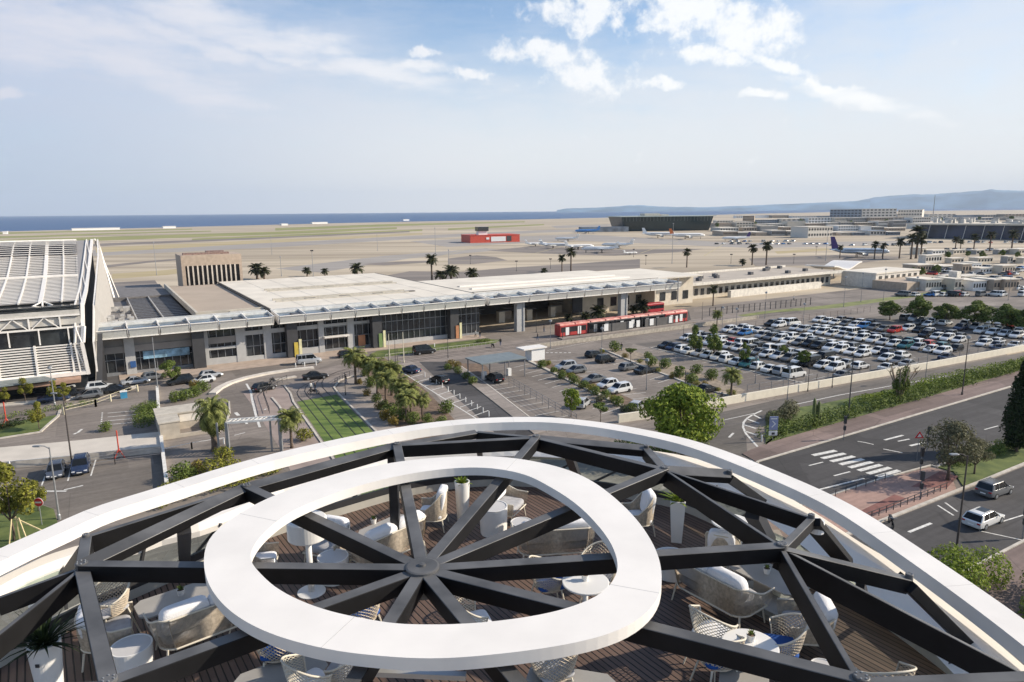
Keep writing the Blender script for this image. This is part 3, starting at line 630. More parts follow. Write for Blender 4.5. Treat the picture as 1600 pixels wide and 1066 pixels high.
mb=MB(); mb.add([(1.0,-12.5,0),(2.0,-12.5,0),(3.0,-9,9),(2.2,-9,9)],[(0,1,2,3)]); mb.bx(1.7,2.9,-8,-6,0,9); mb.build('corner_pier',M('dark_pier',(.045,.045,.048)),H_)
# ---- tower block with vertical fins
FT=thing('finned_block','square beige block with tall dark vertical slots standing behind the terminal roof','building',G(6.3,-80),ANG)
MB().bx(.4,16.6,.4,14,0,17.2).build('core',M('black_recess',(.02,.018,.018),.8),FT)
mb=MB(); mb.bx(0,17.0,0,14.4,14.6,17.7); mb.bx(0,1.0,0,14.4,0,14.6); mb.bx(16.2,17.0,0,14.4,0,14.6); mb.bx(0,17,13.9,14.4,0,14.6); mb.build('cornice',M('warm_concrete',(.44,.35,.27),.85,var=.1),FT)
for k in range(11):
    MB().bx(1.55+k*1.32,1.95+k*1.32,-.05,.8,0,14.6).build('fin',M('pale_fin',(.62,.55,.47),.8),FT)
mb=MB(); mb.bx(1,14,3,5,17.7,18.3); mb.bx(8,13,6,9,17.7,18.6); mb.build('rooftop_unit',M('rust_rail',(.25,.17,.14),.8,var=.3,scale=2),FT)
for k in range(16): pass
# ---- roof equipment on dark part handled above. Long low white building to the right
def world_box(mb,a,b,z0,z1,depth,mi=0):
    A=Vector((*P(*a).xy,0)); B=Vector((*P(*b).xy,0)); d=(B-A).normalized(); n=Vector((-d.y,d.x,0))
    q=[A,B,B+n*depth,A+n*depth]; mb.prism([(p.x,p.y) for p in q],z0,z1,mi); return A,B,d,n
def block(name,label,cat,a,b,h,depth,wallm,roofm=None,win=None,wrows=1,wn=8,group=None,over=.3):
    A=Vector((*P(*a).xy,0)); B=Vector((*P(*b).xy,0)); d=(B-A); L_=d.length; d.normalize(); rz=math.atan2(d.y,d.x)
    r=thing(name,label,cat,A,rz,group); MB().bx(0,L_,0,depth,0,h).build('wall',wallm,r)
    MB().bx(-over,L_+over,-over,depth+over,h,h+.35).build('roof',roofm or roofM,r)
    if win:
        for k in range(wrows):
            zz=h*(k+.35)/wrows; w=MB(); st=L_/wn
            for i in range(wn): w.bx(i*st+st*.2,i*st+st*.8,-.06,.02,zz,zz+h/wrows*.42)
            w.build('window' if name=='apartment_block' else 'window_band',win,r)
    return r
LB=thing('low_terminal_wing','very long low white wing with flat pale roof edges running toward the far right','building',G(140,0),ANG)
MB().bx(0,92,20,40,0,5.0).build('wall',cream,LB)
MB().bx(-4,96,17.5,44,5.0,5.5).build('roof',M('tan_roof',(.42,.37,.31),.9,var=.08,scale=.2),LB)
mb=MB(); mb.bx(-4,96,17.2,17.5,4.9,5.9); mb.bx(-4,96,44,44.4,5,6.2); mb.bx(30,80,15.6,17,0,2.4); mb.build('parapet',M('parapet_white',(.70,.66,.58),.7),LB)
mb=MB()
for k in range(30): mb.bx(2+k*3,3.6+k*3,19.9,20.05,1.2,3.4)
mb.build('window',dglass,LB)
mb=MB()
for k in range(14): x=random.uniform(0,90); y=random.uniform(22,40); mb.bx(x,x+1.5,y,y+1.5,5.5,6.6)
mb.build('rooftop_unit',louvM,LB)
W2=thing('white_wing_block','pale cubic block at the right end of the low wing','building',G(236,8),ANG)
MB().bx(0,30,12,26,0,5.2).build('wall',M('pale_plaster',(.66,.62,.55),.8),W2); MB().bx(-.3,30.3,11.7,26.3,5.2,5.7).build('roof',roofM,W2)
MB().bx(-2,34,-1,12,0,3.2).build('annexe',MATS['tan_shed'] if 'tan_shed' in MATS else M('tan_shed',(.42,.34,.26),.8),W2); MB().bx(26,29,-4,-1,0,6).build('stair_tower',M('pale_plaster',(.66,.62,.55)),W2)
w=MB(); 
for k in range(7): w.bx(2+k*4,4+k*4,11.9,12.05,2.6,4.4)
w.build('window',dglass,W2)
CC=thing('curved_canopy','thin wavy white canopy roof standing at the edge of the apron','canopy',G(242,-32),ANG+.25)
mb=MB(); n_=16
pts=[(i*2.1,5.0+1.1*math.cos(i/ n_*2*PI)) for i in range(n_+1)]
for (a,za),(b,zb) in zip(pts,pts[1:]): mb.add([(a,-6,za),(b,-6,zb),(b,6,zb),(a,6,za),(a,-6,za+.5),(b,-6,zb+.5),(b,6,zb+.5),(a,6,za+.5)],[(0,3,2,1),(4,5,6,7),(0,1,5,4),(2,3,7,6),(1,2,6,5),(3,0,4,7)])
mb.build('canopy_roof',white,CC)
for x in (3,17,31): MB().cyl(x,0,0,5.2,.25).build('column',galv,CC)
# far apron buildings
block('red_hangar','low bright red hangar alone on the apron with a small black-topped tower','hangar',(735,380),(812,378),7,30,redM,redM,None)
R0=bpy.data.objects['red_hangar']
MB().bx(21,36,-.25,.0,1.0,5.6).build('hangar_door',whiteplain,R0); MB().bx(37,42,-.2,0,1,6).build('dark_door',darkM,R0)
mb=MB(); mb.bx(10,19,5,12,7.3,11); mb.build('tower_base',whiteplain,R0); MB().bx(9,20,4,13,11,15).build('tower_cab',dglass,R0)
MB().bx(16,19,-.3,0,3,5).build('white_emblem',whiteplain,R0)
gt=thing('glass_terminal','large dark green glass terminal with thin white roof far across the apron','terminal',Vector((*P(972,362).xy,0)),math.radians(9))
gg=M('green_black_glass',(.018,.035,.038),.25,var=.3,scale=.02,spec=.5)
mb=MB(); mb.add([(-2,-2,20),(134,-2,20),(134,60,20),(-2,60,20),(4,3,0),(130,3,0),(130,55,0),(4,55,0)],[(0,1,2,3),(4,7,6,5),(0,4,5,1),(1,5,6,2),(2,6,7,3),(3,7,4,0)]); mb.build('glass_wall',gg,gt)
MB().bx(-4,137,-5,64,20,21).build('roof',M('green_white_roof',(.42,.48,.45),.7),gt)
mb=MB(); mb.bx(38,60,15,35,21.2,24.5); mb.bx(62,74,15,30,21.2,23); mb.build('rooftop_unit',cream,gt)
mb=MB(); 
for k in range(27): mb.bx(k*5,k*5+.5,-2.4,-1.9,14,20)
mb.build('glass_mullion',M('glass_mullion_grey',(.10,.13,.13),.6),gt)
MB().bx(-60,6,-10,10,0,7).build('pier_building',M('blue_grey_pier',(.16,.19,.23),.6,var=.4,scale=.1),gt)
rtm=M('navy_glass',(.025,.035,.07),.25,var=.8,scale=.05,spec=.5)
A=Vector((*P(1436,372).xy,0)); Bq=Vector((*P(1640,376).xy,0)); dd=(Bq-A); rz=math.atan2(dd.y,dd.x)
nt_=thing('navy_terminal','wide terminal with navy glass front and long pale roof at the right edge','terminal',A,rz)
MB().bx(0,dd.length+60,0,60,0,13).build('glass_wall',rtm,nt_); MB().bx(-8,dd.length+70,-8,70,13,14.5).build('roof',cream,nt_)
mb=MB()
for k in range(60):
    x=random.uniform(0,dd.length+50); y=random.uniform(0,60); mb.bx(x,x+random.uniform(1,5),y,y+3,14.5,14.5+random.uniform(1,4.5))
mb.build('rooftop_unit',M('rooftop_units_pale',(.52,.50,.46),.7,var=.3,scale=.2),nt_)
mb=MB()
for k in range(14): x=8+k*15; mb.beam((x,-4,0),(x+2,-4,14),.35,.35)
mb.build('front_strut',white,nt_)
# mid-distance clutter of low buildings
rnd=random.Random(5)
specs=[]
wallset=[M('pale_plaster',(.66,.62,.55)),cream,M('grey_shed',(.34,.33,.31),.7,var=.1),whiteplain,M('blue_grey_shed',(.24,.28,.33),.6,var=.1),M('tan_shed',(.42,.34,.26),.8)]
desc=['white','cream','grey','bright white','blue grey','tan']
rows=[(1118,1420,356,9,24),(1125,1410,362,6,24),(1130,1395,369,5,20),(1120,1440,350,10,30),(1260,1600,346,8,26),(1150,1600,341,9,34),(1440,1600,358,12,22)]
n_b=0
for ri,(xa,xb,y,h,wpx) in enumerate(rows):
    x=xa; k=0
    while x<xb:
        w=rnd.uniform(.6,1.3)*wpx; ci=rnd.randrange(6); hh=h*rnd.uniform(.55,1.15); yy=y-(x-xa)*.004
        block('airport_shed','%s low building, %s from the left in the %s row beyond the apron'%(desc[ci],ORD[min(k,27)],ORD[ri]),'building',(x,yy),(x+w,yy-w*.01),hh,rnd.uniform(14,40),wallset[ci],roofM if rnd.random()<.6 else wallset[rnd.randrange(6)],dglass if rnd.random()<.8 else None,1 if hh<6 else 2,rnd.randrange(5,12),group='low buildings beyond the apron')
        x+=w+rnd.uniform(1,9); k+=1
for (a,b,h,dp,lab,m_,wr) in [((1296,344),(1345,344),26,60,'hazy blue grey block of flats behind the far sheds','blue_grey_shed',4),((1346,344),(1400,343.5),27,60,'long pale apartment block with stepped top near the distant mast','pale_plaster',4),((1402,343),(1440,343),24,50,'pale block next to the rounded trees below the distant mast','pale_plaster',3),((1262,372),(1300,371),11,25,'white block with an open dark bay near the parked jets','pale_plaster',2),((1160,352),(1178,352),17,20,'brown square tower block over the sheds beside the dark cypress','tan_shed',4)]:
    block('apartment_block',lab,'building',a,b,h,dp,MATS[m_],None,dglass,wr,9)
carglass_=carglass
# ---- things along the tram and the forecourt
def station():
    r=thing('tram_stop','tram stop with long segmented red roof, grey panels and white posters','tram stop',G(77,-13.2),ANG-.0)
    return r
TR=thing('tram','long articulated tram with red roof sections, dark windows and a black nose','tram',G(77.5,12.3),ANG)
TS=thing('tram_stop','row of grey screens and white posters in front of the long tram','tram stop',G(77.5,13.6),ANG)
tdark=M('tram_dark_body',(.030,.028,.030),.3,var=.4,scale=.6); tred=M('tram_red',(.42,.045,.04),.45)
for k in range(5):
    x=k*8.5; L2=8.1
    MB().bx(x,x+L2,-1.2,1.2,.3,2.9).build('body_section',tred if k in(0,4) else tdark,TR,bevel=.12)
    MB().bx(x+.3,x+L2-.3,-1.24,-1.19,1.25,2.5).build('window_strip',tdark if k in(0,4) else carglass_,TR)
    for q in range(2): MB().bx(x+1.6+q*3.6,x+2.6+q*3.6,-1.27,-1.2,.5,2.4).build('door',whiteplain if k in(0,2,4) else galv,TR)
    if k<4: MB().bx(x+L2,x+8.5,-1.0,1.0,.4,2.8).build('bellows',darkM,TR)
mb=MB(); mb.add([(42.1,-1.15,.3),(44.0,-.7,.35),(44.0,.7,.35),(42.1,1.15,.3),(42.1,-1.15,2.95),(43.0,-.8,2.7),(43.0,.8,2.7),(42.1,1.15,2.95)],[(0,3,2,1),(4,5,6,7),(0,1,5,4),(1,2,6,5),(2,3,7,6),(3,0,4,7)]); mb.build('nose',darkM,TR)
redroof=M('sunlit_red_roof',(.50,.12,.085),.55,scale=.9,col2=(.68,.36,.30),detail=6)
for k in range(9):
    x=k*4.72; mb=MB(); mb.add([(x,-1.1,2.92),(x+4.4,-1.1,2.92),(x+4.4,1.1,2.92),(x,1.1,2.92),(x+.1,-.95,3.25),(x+4.3,-.95,3.25),(x+4.3,.95,3.3),(x+.1,.95,3.3)],[(0,3,2,1),(4,5,6,7),(0,1,5,4),(2,3,7,6),(1,2,6,5),(3,0,4,7)]); mb.build('roof_panel',redroof,TR)
mb=MB(); mb.bx(12,22,-.9,-.8,.3,2.3); mb.bx(26,36,-.9,-.8,.3,2.3); mb.build('screen',M('grey_screen',(.12,.115,.11),.4),TS)
for x,w in ((12.5,1.3),(20.5,1.3),(23,1.1),(27.5,1.3),(34.2,1.2),(36.6,.8)): MB().bx(x,x+w,-1.05,-.95,.6,2.3).build('poster',whiteplain,TS)
for x in (0,5,10,15,20,25,30,35,40): MB().bx(x-.06,x+.06,-1.0,-.85,0,2.5).build('post',darkM,TS)

MB().bx(-1,43,-2.2,-.2,0,.28).build('platform',paving,TS)
# low wall and railings along the tram lane
def wall(name,label,pts,h,w,mat,st=True,cat='wall',posts=None,group=None):
    q=[G(*p) if st else P(*p) for p in pts]; o=q[0].copy(); o.z=0; r=thing(name,label,cat,o,0,group)
    mb=MB()
    for A,B_ in zip(q,q[1:]):
        A=A-o;B_=B_-o; A.z=B_.z=h; mb.beam(A,B_,w,h+.02)
    mb.build('wall_body',mat,r); return r
wall('tram_wall','low beige wall between the tram stop and the car park road',[(63,20.6),(80,20.6),(110,20.4),(140,20.2)],.95,.25,M('tram_wall_beige',(.38,.34,.28),.8,var=.2,scale=1.5))
wall('boundary_wall','long bright cream boundary wall along the slip road beside the car parks',[(46,72.2),(52,73.2),(66,74.2),(90,75.9),(118,78.2),(150,80.2),(200,84),(262,88.5)],1.25,.35,M('bright_cream_wall',(.74,.68,.55),.75,var=.05,scale=1))
def railing(label,pts,st=True,h=1.0,step=1.5,mat=None,cat='railing',z0=0,bars=1,pr=.03,group=None):
    q=[G(*p) if st else P(*p) for p in pts]; o=q[0].copy(); o.z=z0; r=thing('railing',label,cat,o,0,group); mb=MB(); pb=MB()
    for A,B_ in zip(q,q[1:]):
        A=A-o;B_=B_-o; A.z=B_.z=0; L_=(B_-A).length; k=max(1,int(L_/step))
        for i in range(k+1): p=A.lerp(B_,i/k); pb.bx(p.x-pr,p.x+pr,p.y-pr,p.y+pr,0,h)
        for b in range(bars): z=h-b*h*.8/bars; mb.beam((A.x,A.y,z),(B_.x,B_.y,z),.05,.05)
    mb.build('rail',mat or greymetal,r); pb.build('upright',mat or greymetal,r); return r
railing('thin dark railing on the boulevard edge of the pink island',[(38,104.2),(57,104.8)],step=1.7,h=.9,mat=darkM)
railing('dark railing along the lower road edge of the pink island',[(44,109.6),(60,109.8)],step=1.2,h=.9,mat=darkM,bars=2)
railing('white railing beside the grass verge in front of the terminal',[(34,12.2),(61,12.2)],step=1.0,h=.9,mat=MATS['pale_kerb'],bars=1)
railing('grey railing between the tram tracks and the path by the palms',[(18.4,28),(21.5,24),(26,21),(33,19.5)],step=1.2,h=1,bars=2,mat=darkM)
railing('dark railing curving round the tram lawn',[(4.6,40),(6,29),(8.5,24),(12,20)],step=1.4,h=1,bars=2,mat=darkM)
railing('tall mesh fence between the ticket lane and the small car park',[(44.5,41),(40.2,70)],step=2.2,h=1.7,bars=3,mat=greymetal)
railing('fence of the big car park behind the boundary wall, nearest end',[(72,73.2),(88,74.6),(118,77.2)],step=2.6,h=2.1,bars=2,mat=greymetal)
railing('fence of the big car park behind the boundary wall, far end',[(122,77.6),(150,79.4),(200,83.4)],step=3,h=2.1,bars=2,mat=greymetal)
railing('dark fence on the far side of the tram road',[(122,29),(140,29.5),(177,30)],step=3,h=1.6,bars=3,mat=M('rusty_fence',(.16,.12,.10),.7))
railing('long dark covered fence beside the low wing',[(133,9),(176,11)],step=2.2,h=2.3,bars=2,mat=darkM,pr=.08)
railing('cream post and rail fence beside the left parking lane',[(100,648),(150,636),(215,612)],st=False,step=3.0,h=1.2,bars=2,mat=M('cream_post',(.60,.54,.38),.7),pr=.12)
railing('wire fence across the lower left parking area',[(85,742),(180,726),(254,716)],st=False,step=4,h=1.4,bars=3,mat=greymetal)
railing('white rail fence beside the left ramp',[(16,733),(80,727),(130,722)],st=False,step=3,h=1.0,bars=1,mat=whiteplain,pr=.07)
railing('white guard rail under the lane gantry',[(255,712),(300,702),(350,694)],st=False,step=2.5,h=.9,bars=1,mat=whiteplain,pr=.07)
wall('retaining_wall','thin white wall running away from the hotel beside the ramp',[(262,768),(256,720),(250,668),(246,610)],.75,.4,M('white_wall_paint',(.70,.68,.63),.7),st=False)
# kiosk, box building, shelters
K=thing('kiosk','small white parking kiosk with a flat overhanging roof near the tram wall','kiosk',P(836,562),ANG)
MB().bx(-1.6,1.6,-1.2,1.2,0,2.5).build('booth',whiteplain,K); MB().bx(-3.6,2.0,-1.5,1.5,2.5,2.75).build('roof',white,K); MB().bx(1.61,1.66,-.7,.5,.2,2.2).build('window',dglass,K)
K=thing('concrete_hut','roofless pale concrete hut with a recessed bay beside the bushy palm','hut',G(-10.6,45),ANG)
conc2=M('hut_concrete',(.44,.39,.32),.9,var=.12,scale=1)
mb=MB(); mb.bx(0,2.4,0,8,0,2.3); mb.bx(2.4,6.0,4,8,0,2.3); mb.bx(2.4,6.0,0,.25,0,.5); mb.bx(5.8,6.0,0,4,0,1.1); mb.build('wall',conc2,K)
MB().bx(-.15,6.2,3.9,8.15,2.3,2.5).build('roof',M('hut_roof',(.48,.44,.37),.9),K); MB().bx(-.15,2.55,-.1,3.85,2.3,2.45).build('roof_slab',M('hut_roof',(.48,.44,.37)),K)
MB().bx(2.8,5.7,3.93,3.99,1.1,2.1).build('shutter',M('pale_plaster',(.66,.62,.55)),K)
K=thing('ticket_shelter','flat grey canopy on thin posts over the car park ticket lane','shelter',G(40.5,37.5),ANG)
MB().bx(0,9.5,-4.2,2.0,3.4,3.6).build('roof',M('zinc_sheet',(.22,.25,.25),.5,.3,var=.1),K)
for x,y in ((.4,-3.9),(.4,1.7),(5,-3.9),(5,1.7),(9.2,-3.9),(9.2,1.7)): MB().bx(x-.08,x+.08,y-.08,y+.08,0,3.4).build('post',greymetal,K)
for x in (1.6,6.8): MB().bx(x,x+.7,-2,-1.3,0,1.4).build('ticket_machine',whiteplain,K)
K=thing('grey_shelter','dark grey flat roofed shelter over the parked cars at the left edge','shelter',P(22,622),ANG+.1)
mb=MB(); mb.add([(-8,-4,2.9),(6,-4,2.9),(3,3.5,2.9),(-8,5,2.9),(-8,-4,3.1),(6,-4,3.1),(3,3.5,3.1),(-8,5,3.1)],[(0,3,2,1),(4,5,6,7),(0,1,5,4),(2,3,7,6),(1,2,6,5),(3,0,4,7)]); mb.build('roof',M('zinc_sheet',(.22,.25,.25)),K)
for x,y in ((-6,-3),(4.8,-3.2),(2.5,2.8)): MB().cyl(x,y,0,2.9,.12,n=8).build('post',greymetal,K)
K=thing('height_gantry','white height limit gantry frame spanning the bend road','gantry',P(358,712),0)
A=P(440,705)-P(358,712); A.z=0
for q in (Vector((0,0,0)),A):
    mb=MB(); mb.bx(q.x-.18,q.x+.18,q.y-.18,q.y+.18,0,4.3); mb.bx(q.x-1.3,q.x-1.1,q.y-.1,q.y+.1,0,4.3); mb.build('post',galv,K)
mb=MB(); u=A.normalized(); n2=Vector((-u.y,u.x,0))
for off in (0,1.3): mb.beam(Vector((0,0,4.4))+n2*off,A+Vector((0,0,4.4))+n2*off,.2,.25)
L_=A.length
for i in range(12):
    p=u*(L_*i/12); q=u*(L_*(i+1)/12)
    mb.beam(p+Vector((0,0,4.35)),q+n2*1.3+Vector((0,0,4.35)),.09,.1)
mb.build('truss',M('gantry_white',(.62,.62,.60),.5),K)
# lamps, masts, signs
def lamp(label,px,py,h,head=1,arm=1.2,mat=None,az=0,cat='street lamp',r=.10,z=0,name='street_lamp'):
    b=P(px,py); r_=thing(name,label,cat,b,az)
    MB().lathe([(r*1.6,0),(r*1.5,.5),(r,.6),(r*.55,h)],n=8).build('pole',mat or greymetal,r_)
    if head==1:
        MB().tube([(0,0,h-.15),(arm*.5,0,h+.12),(arm,0,h+.15)],.05,5).build('arm',mat or greymetal,r_); MB().cushion((arm+.3,0,h+.12),(.8,.32,.16)).build('lantern',galv,r_,smooth=True)
    elif head==2:
        for sgn in (-1,1): MB().bx(sgn*.35-.3,sgn*.35+.3,-.2,.2,h-.2,h+.35).build('floodlight',darkM,r_)
    elif head==3:
        MB().lathe([(.05,h),(.35,h+.1),(.3,h+.45),(.05,h+.55)],n=10).build('lantern',galv,r_)
    return r_
lamp('tall dark street lamp beside the lower road near the white estate car',1494,861,8.9,1,.9,M('brown_pole',(.06,.05,.045),.6),PI)
lamp('tall dark street lamp in the hedge left of the ivy covered tree',1325,655,9.6,1,.8,darkM,PI)
lamp('dark lamp pole in the hedge right of the ivy covered tree',1503,618,9.3,3,.8,MATS['brown_pole'])
lamp('slim dark pole in front of the big round tree',1068,668,8.2,0,.8,MATS['brown_pole'])
lamp('dark leaning lamp pole between the two cars at lower left',113,728,9.0,1,.7,MATS['brown_pole'],PI)
lamp('pale slim lamp pole beside the no entry sign',93,812,7.6,1,.9,galv,PI)
lamp('slim pale lamp by the bend road gantry',247,612,9.5,0,1,galv)
lamp('grey pole holding the shelter edge near the slatted hall',86,634,6.0,3,1,galv)
for i,(x,y,h,l) in enumerate([(490,437,13,'beside the beige finned block'),(440,432,9,'left of the roof palms'),(681,410,20,'behind the lone tall palm'),(702,432,12,'right of the lone tall palm'),(590,392,12,'far out on the taxiway'),(245,430,16,'between hall and finned block'),(1050,412,22,'in front of the white airliner'),(1290,408,17,'behind the wavy canopy'),(425,398,13,'left of the faint taxiway mast')]):
    lamp('apron floodlight mast %s'%l,x,y,h,2 if i in(0,) else 3,1,galv,cat='floodlight mast',r=.16,name='floodlight_mast')
lamp('very tall distant mast rising above the far white blocks',1457,345,55,2,1,greymetal,cat='mast',r=.9,name='radio_mast')
for i,(x,y,h) in enumerate([(1195,498,7),(1318,480,9),(1380,470,10),(1345,472,9),(1430,474,8),(1128,520,6),(1255,506,5),(1575,470,9),(860,545,6),(940,560,6),(1010,610,5),(1180,600,4.5),(1445,600,6),(1230,625,5),(1150,515,5)]):
    lamp('slim grey lamp post near the car parks, %s of the scattered ones'%ORD[i],x,y,h,3,1,greymetal,r=.07)
for i,(x,y) in enumerate([(608,588),(618,568),(622,585),(540,618),(1097,500),(1067,545),(838,520),(700,560),(1262,612),(1300,606)]):
    lamp('small post light, %s in the run along the tram lane and slip road'%ORD[i],x,y,5 if i!=3 else 4,0,1,darkM,r=.06,cat='post',name='light_post')
def sign(name,label,px,py,h,build):
    r=thing(name,label,'road sign',P(px,py),0); MB().cyl(0,0,0,h,.04,n=6).build('pole',galv,r); build(r,h); return r
def disc(mb,x,z,r,y,mi=0):
    n=20; mb.add([(x+r*math.cos(2*PI*j/n),y,z+r*math.sin(2*PI*j/n)) for j in range(n)]+[(x+r*math.cos(2*PI*j/n),y+.03,z+r*math.sin(2*PI*j/n)) for j in range(n)],[tuple(range(n)),tuple(range(2*n-1,n-1,-1))]+[(j,n+j,n+(j+1)%n,(j+1)%n) for j in range(n)],mi)
signred=M('sign_red',(.60,.03,.03),.5)
def noentry(r,h):
    mb=MB(); disc(mb,0,h,.42,-.08); mb.build('plate',signred,r); MB().bx(-.30,.30,-.10,-.085,h-.08,h+.08).build('white_bar',whiteplain,r); mb=MB(); disc(mb,0,h,.46,-.045); mb.build('plate_rim',whiteplain,r)
sign('no_entry_sign','round red no entry sign on the small lawn at lower left',66,822,2.5,noentry)
def dirsign(r,h):
    MB().bx(-.55,.55,-.05,.05,h,h+1.8).build('blue_panel',M('sign_blue_grey',(.27,.31,.48),.5),r)
    a=MB(); a.beam((-.3,-.07,h+.4),(.2,-.07,h+.9),.04,.12); a.beam((.2,-.07,h+.9),(-.15,-.07,h+1.25),.04,.12); a.bx(-.4,.4,-.08,-.06,h+1.45,h+1.62); a.build('arrow',whiteplain,r)
    MB().bx(-.55,.55,-.06,.04,h-.75,h-.15).build('white_panel',whiteplain,r); MB().bx(-.2,.2,-.08,-.065,h-.65,h-.35).build('black_mark',darkM,r)
sign('direction_sign','blue direction sign with white arrow above a small white plate at the hedge end',1207,690,1.6,dirsign)
def tl(r,h):
    mb=MB(); mb.bx(-.15,.15,-.2,.1,h-1.0,h); mb.build('signal_head',darkM,r); MB().bx(-.12,.12,-.2,.08,h-1.9,h-1.3).build('pedestrian_signal',darkM,r)
for x,y,l in ((1437,743,'in the middle of the pink island'),(1437,783,'at the lower edge of the pink island'),(1448,706,'beside the grey green tree'),(1318,688,'at the far end of the zebra crossing'),(1597,842,'at the right edge near the white estate car')):
    r=thing('traffic_light','black traffic light post %s'%l,'traffic light',P(x,y),0); MB().cyl(0,0,0,3.3,.05,n=6).build('pole',greymetal,r); tl(r,3.3)
r=thing('red_warning_sign','red and white triangular sign above the traffic light on the pink island','road sign',P(1432,722),0); MB().cyl(0,0,0,3.0,.04,n=6).build('pole',greymetal,r); MB().add([(-.55,-.05,3),(.55,-.05,3.0),(0,-.05,3.85),(-.55,0,3),(.55,0,3.0),(0,0,3.85)],[(0,1,2),(5,4,3),(0,3,4,1),(1,4,5,2),(2,5,3,0)]).build('plate',signred,r)
MB().add([(-.28,-.07,3.14),(.28,-.07,3.14),(0,-.07,3.58),(-.28,-.055,3.14),(.28,-.055,3.14),(0,-.055,3.58)],[(0,1,2),(5,4,3),(0,3,4,1),(1,4,5,2),(2,5,3,0)]).build('plate_centre',whiteplain,r)
for x,y,l in ((187,712,'in the middle of the lower left parking'),(11,662,'on the roadside lawn at the left edge')):
    r=thing('red_marker','red and white survey marker on a tripod %s'%l,'marker',P(x,y+4),0)
    for k in range(3): a=k*2.1; MB().tube([(math.cos(a)*.7,math.sin(a)*.7,0),(0,0,1.2)],.07,5).build('leg',redM,r)
    MB().cyl(0,0,1.1,3.6,.09,n=6).build('staff',redM,r)
for i in range(12):
    A=P(664+100*i/11,589+62*i/11); r=thing('bollard','slim white bollard, %s from the top of the striped bus lane edge'%ORD[i],'bollard',A,0,'bollards along the striped bus lane'); MB().lathe([(.075,0),(.075,.7),(.05,.85)],n=8).build('post',whiteplain,r)
for i in range(9):
    x,y=[(462,574),(476,573),(494,571),(648,546),(657,545),(668,544),(679,543),(1118,660),(1190,690)][i]
    r=thing('bollard','white road post, %s from the left along the terminal road'%ORD[i],'bollard',P(x,y),0,'white posts along the terminal road'); MB().lathe([(.1,0),(.1,.8),(.06,.9)],n=8).build('post',whiteplain,r)
# flag poles near verge
for x,l in ((609,'left'),(631,'right')):
    lamp('%s one of the two pale poles on white blocks beside the verge'%l,x,570 if x<620 else 567,6.3,0,1,M('pale_pole',(.6,.55,.42),.6),cat='pole',name='pale_pole'); 

# dark interior details under the east roof: kiosks, planters and partition walls
rk_=random.Random(3)
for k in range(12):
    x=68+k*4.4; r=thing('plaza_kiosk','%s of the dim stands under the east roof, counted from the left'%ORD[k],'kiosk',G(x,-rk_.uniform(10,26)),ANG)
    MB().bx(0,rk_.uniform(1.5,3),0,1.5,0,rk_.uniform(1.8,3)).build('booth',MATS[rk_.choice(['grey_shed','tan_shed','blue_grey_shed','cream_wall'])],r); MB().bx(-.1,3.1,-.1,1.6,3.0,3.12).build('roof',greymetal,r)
# service yard clutter at the far right
k=0
for (xa,xb,y) in ((1440,1600,455),(1470,1600,446),(1430,1520,425),(1500,1600,428),(1440,1600,412),(1430,1600,398)):
    x=xa+rk_.uniform(0,10)
    while x<xb and k<45:
        w=rk_.uniform(8,26); m_=rk_.choice(['pale_plaster','white_plastic','cream_wall','tan_shed','grey_shed'])
        block('service_cabin','%s cabin, %s in the service yard line at picture height %d'%({'pale_plaster':'pale','white_plastic':'white','cream_wall':'cream','tan_shed':'tan','grey_shed':'grey'}[m_],ORD[k%14],y),'cabin',(x,y),(x+w,y-w*.05),rk_.uniform(2.2,4.2),rk_.uniform(3,9),MATS[m_],roofM,dglass,1,max(2,int(w/4)),group='cabins in the service yard'); k+=1
        x+=w+rk_.uniform(5,28)
# signals and posts along the apron edge
for i,(x,y) in enumerate([(807,424),(860,420),(1009,414),(1142,412),(1275,398),(1240,412),(990,402),(735,413)]):
    lamp('small dark apron signal post number %s of those behind the roofs'%ORD[i],x,y,5,2,0,darkM,cat='signal post',r=.1,name='signal_post')
# ------------------------------------------------------------------ vegetation
def leafmat(name,a,b): return M(name,a,.75,col2=b,island=True,trans=.22,spec=.2)
LG=leafmat('leaf_mid_green',(.055,.09,.018),(.20,.25,.06)); LY=leafmat('leaf_bright_green',(.075,.13,.014),(.30,.36,.05)); LD=leafmat('leaf_dark_green',(.012,.022,.008),(.04,.06,.02))
LO=leafmat('leaf_olive_grey',(.085,.085,.05),(.20,.195,.11)); LP=leafmat('palm_frond_green',(.07,.085,.022),(.28,.30,.09)); LA=leafmat('leaf_yellow_brown',(.12,.08,.02),(.28,.22,.05))
LPd=leafmat('palm_frond_dark',(.022,.028,.012),(.07,.075,.03))
def leaves(mb,centres,n,size,rng,flat=.6,mi=0):
    for _ in range(n):
        c,r=centres[rng.randrange(len(centres))] if not isinstance(centres,tuple) else centres
        while True:
            v=Vector((rng.uniform(-1,1),rng.uniform(-1,1),rng.uniform(-1,1)))
            if .05<v.length<1: break
        v=v.normalized()*(v.length**.45)
        p=Vector(c)+Vector((v.x*r[0],v.y*r[1],v.z*r[2]))
        nrm=(v+Vector((rng.gauss(0,.5),rng.gauss(0,.5),rng.gauss(.3,.5)))).normalized(); a=nrm.orthogonal().normalized(); b=nrm.cross(a); th=rng.uniform(0,PI); a2=a*math.cos(th)+b*math.sin(th); b2=nrm.cross(a2)
        s=size*rng.uniform(.6,1.4); mb.add([p-a2*s,p-b2*s*.55,p+a2*s,p+b2*s*.55],[(0,1,2,3)],mi)
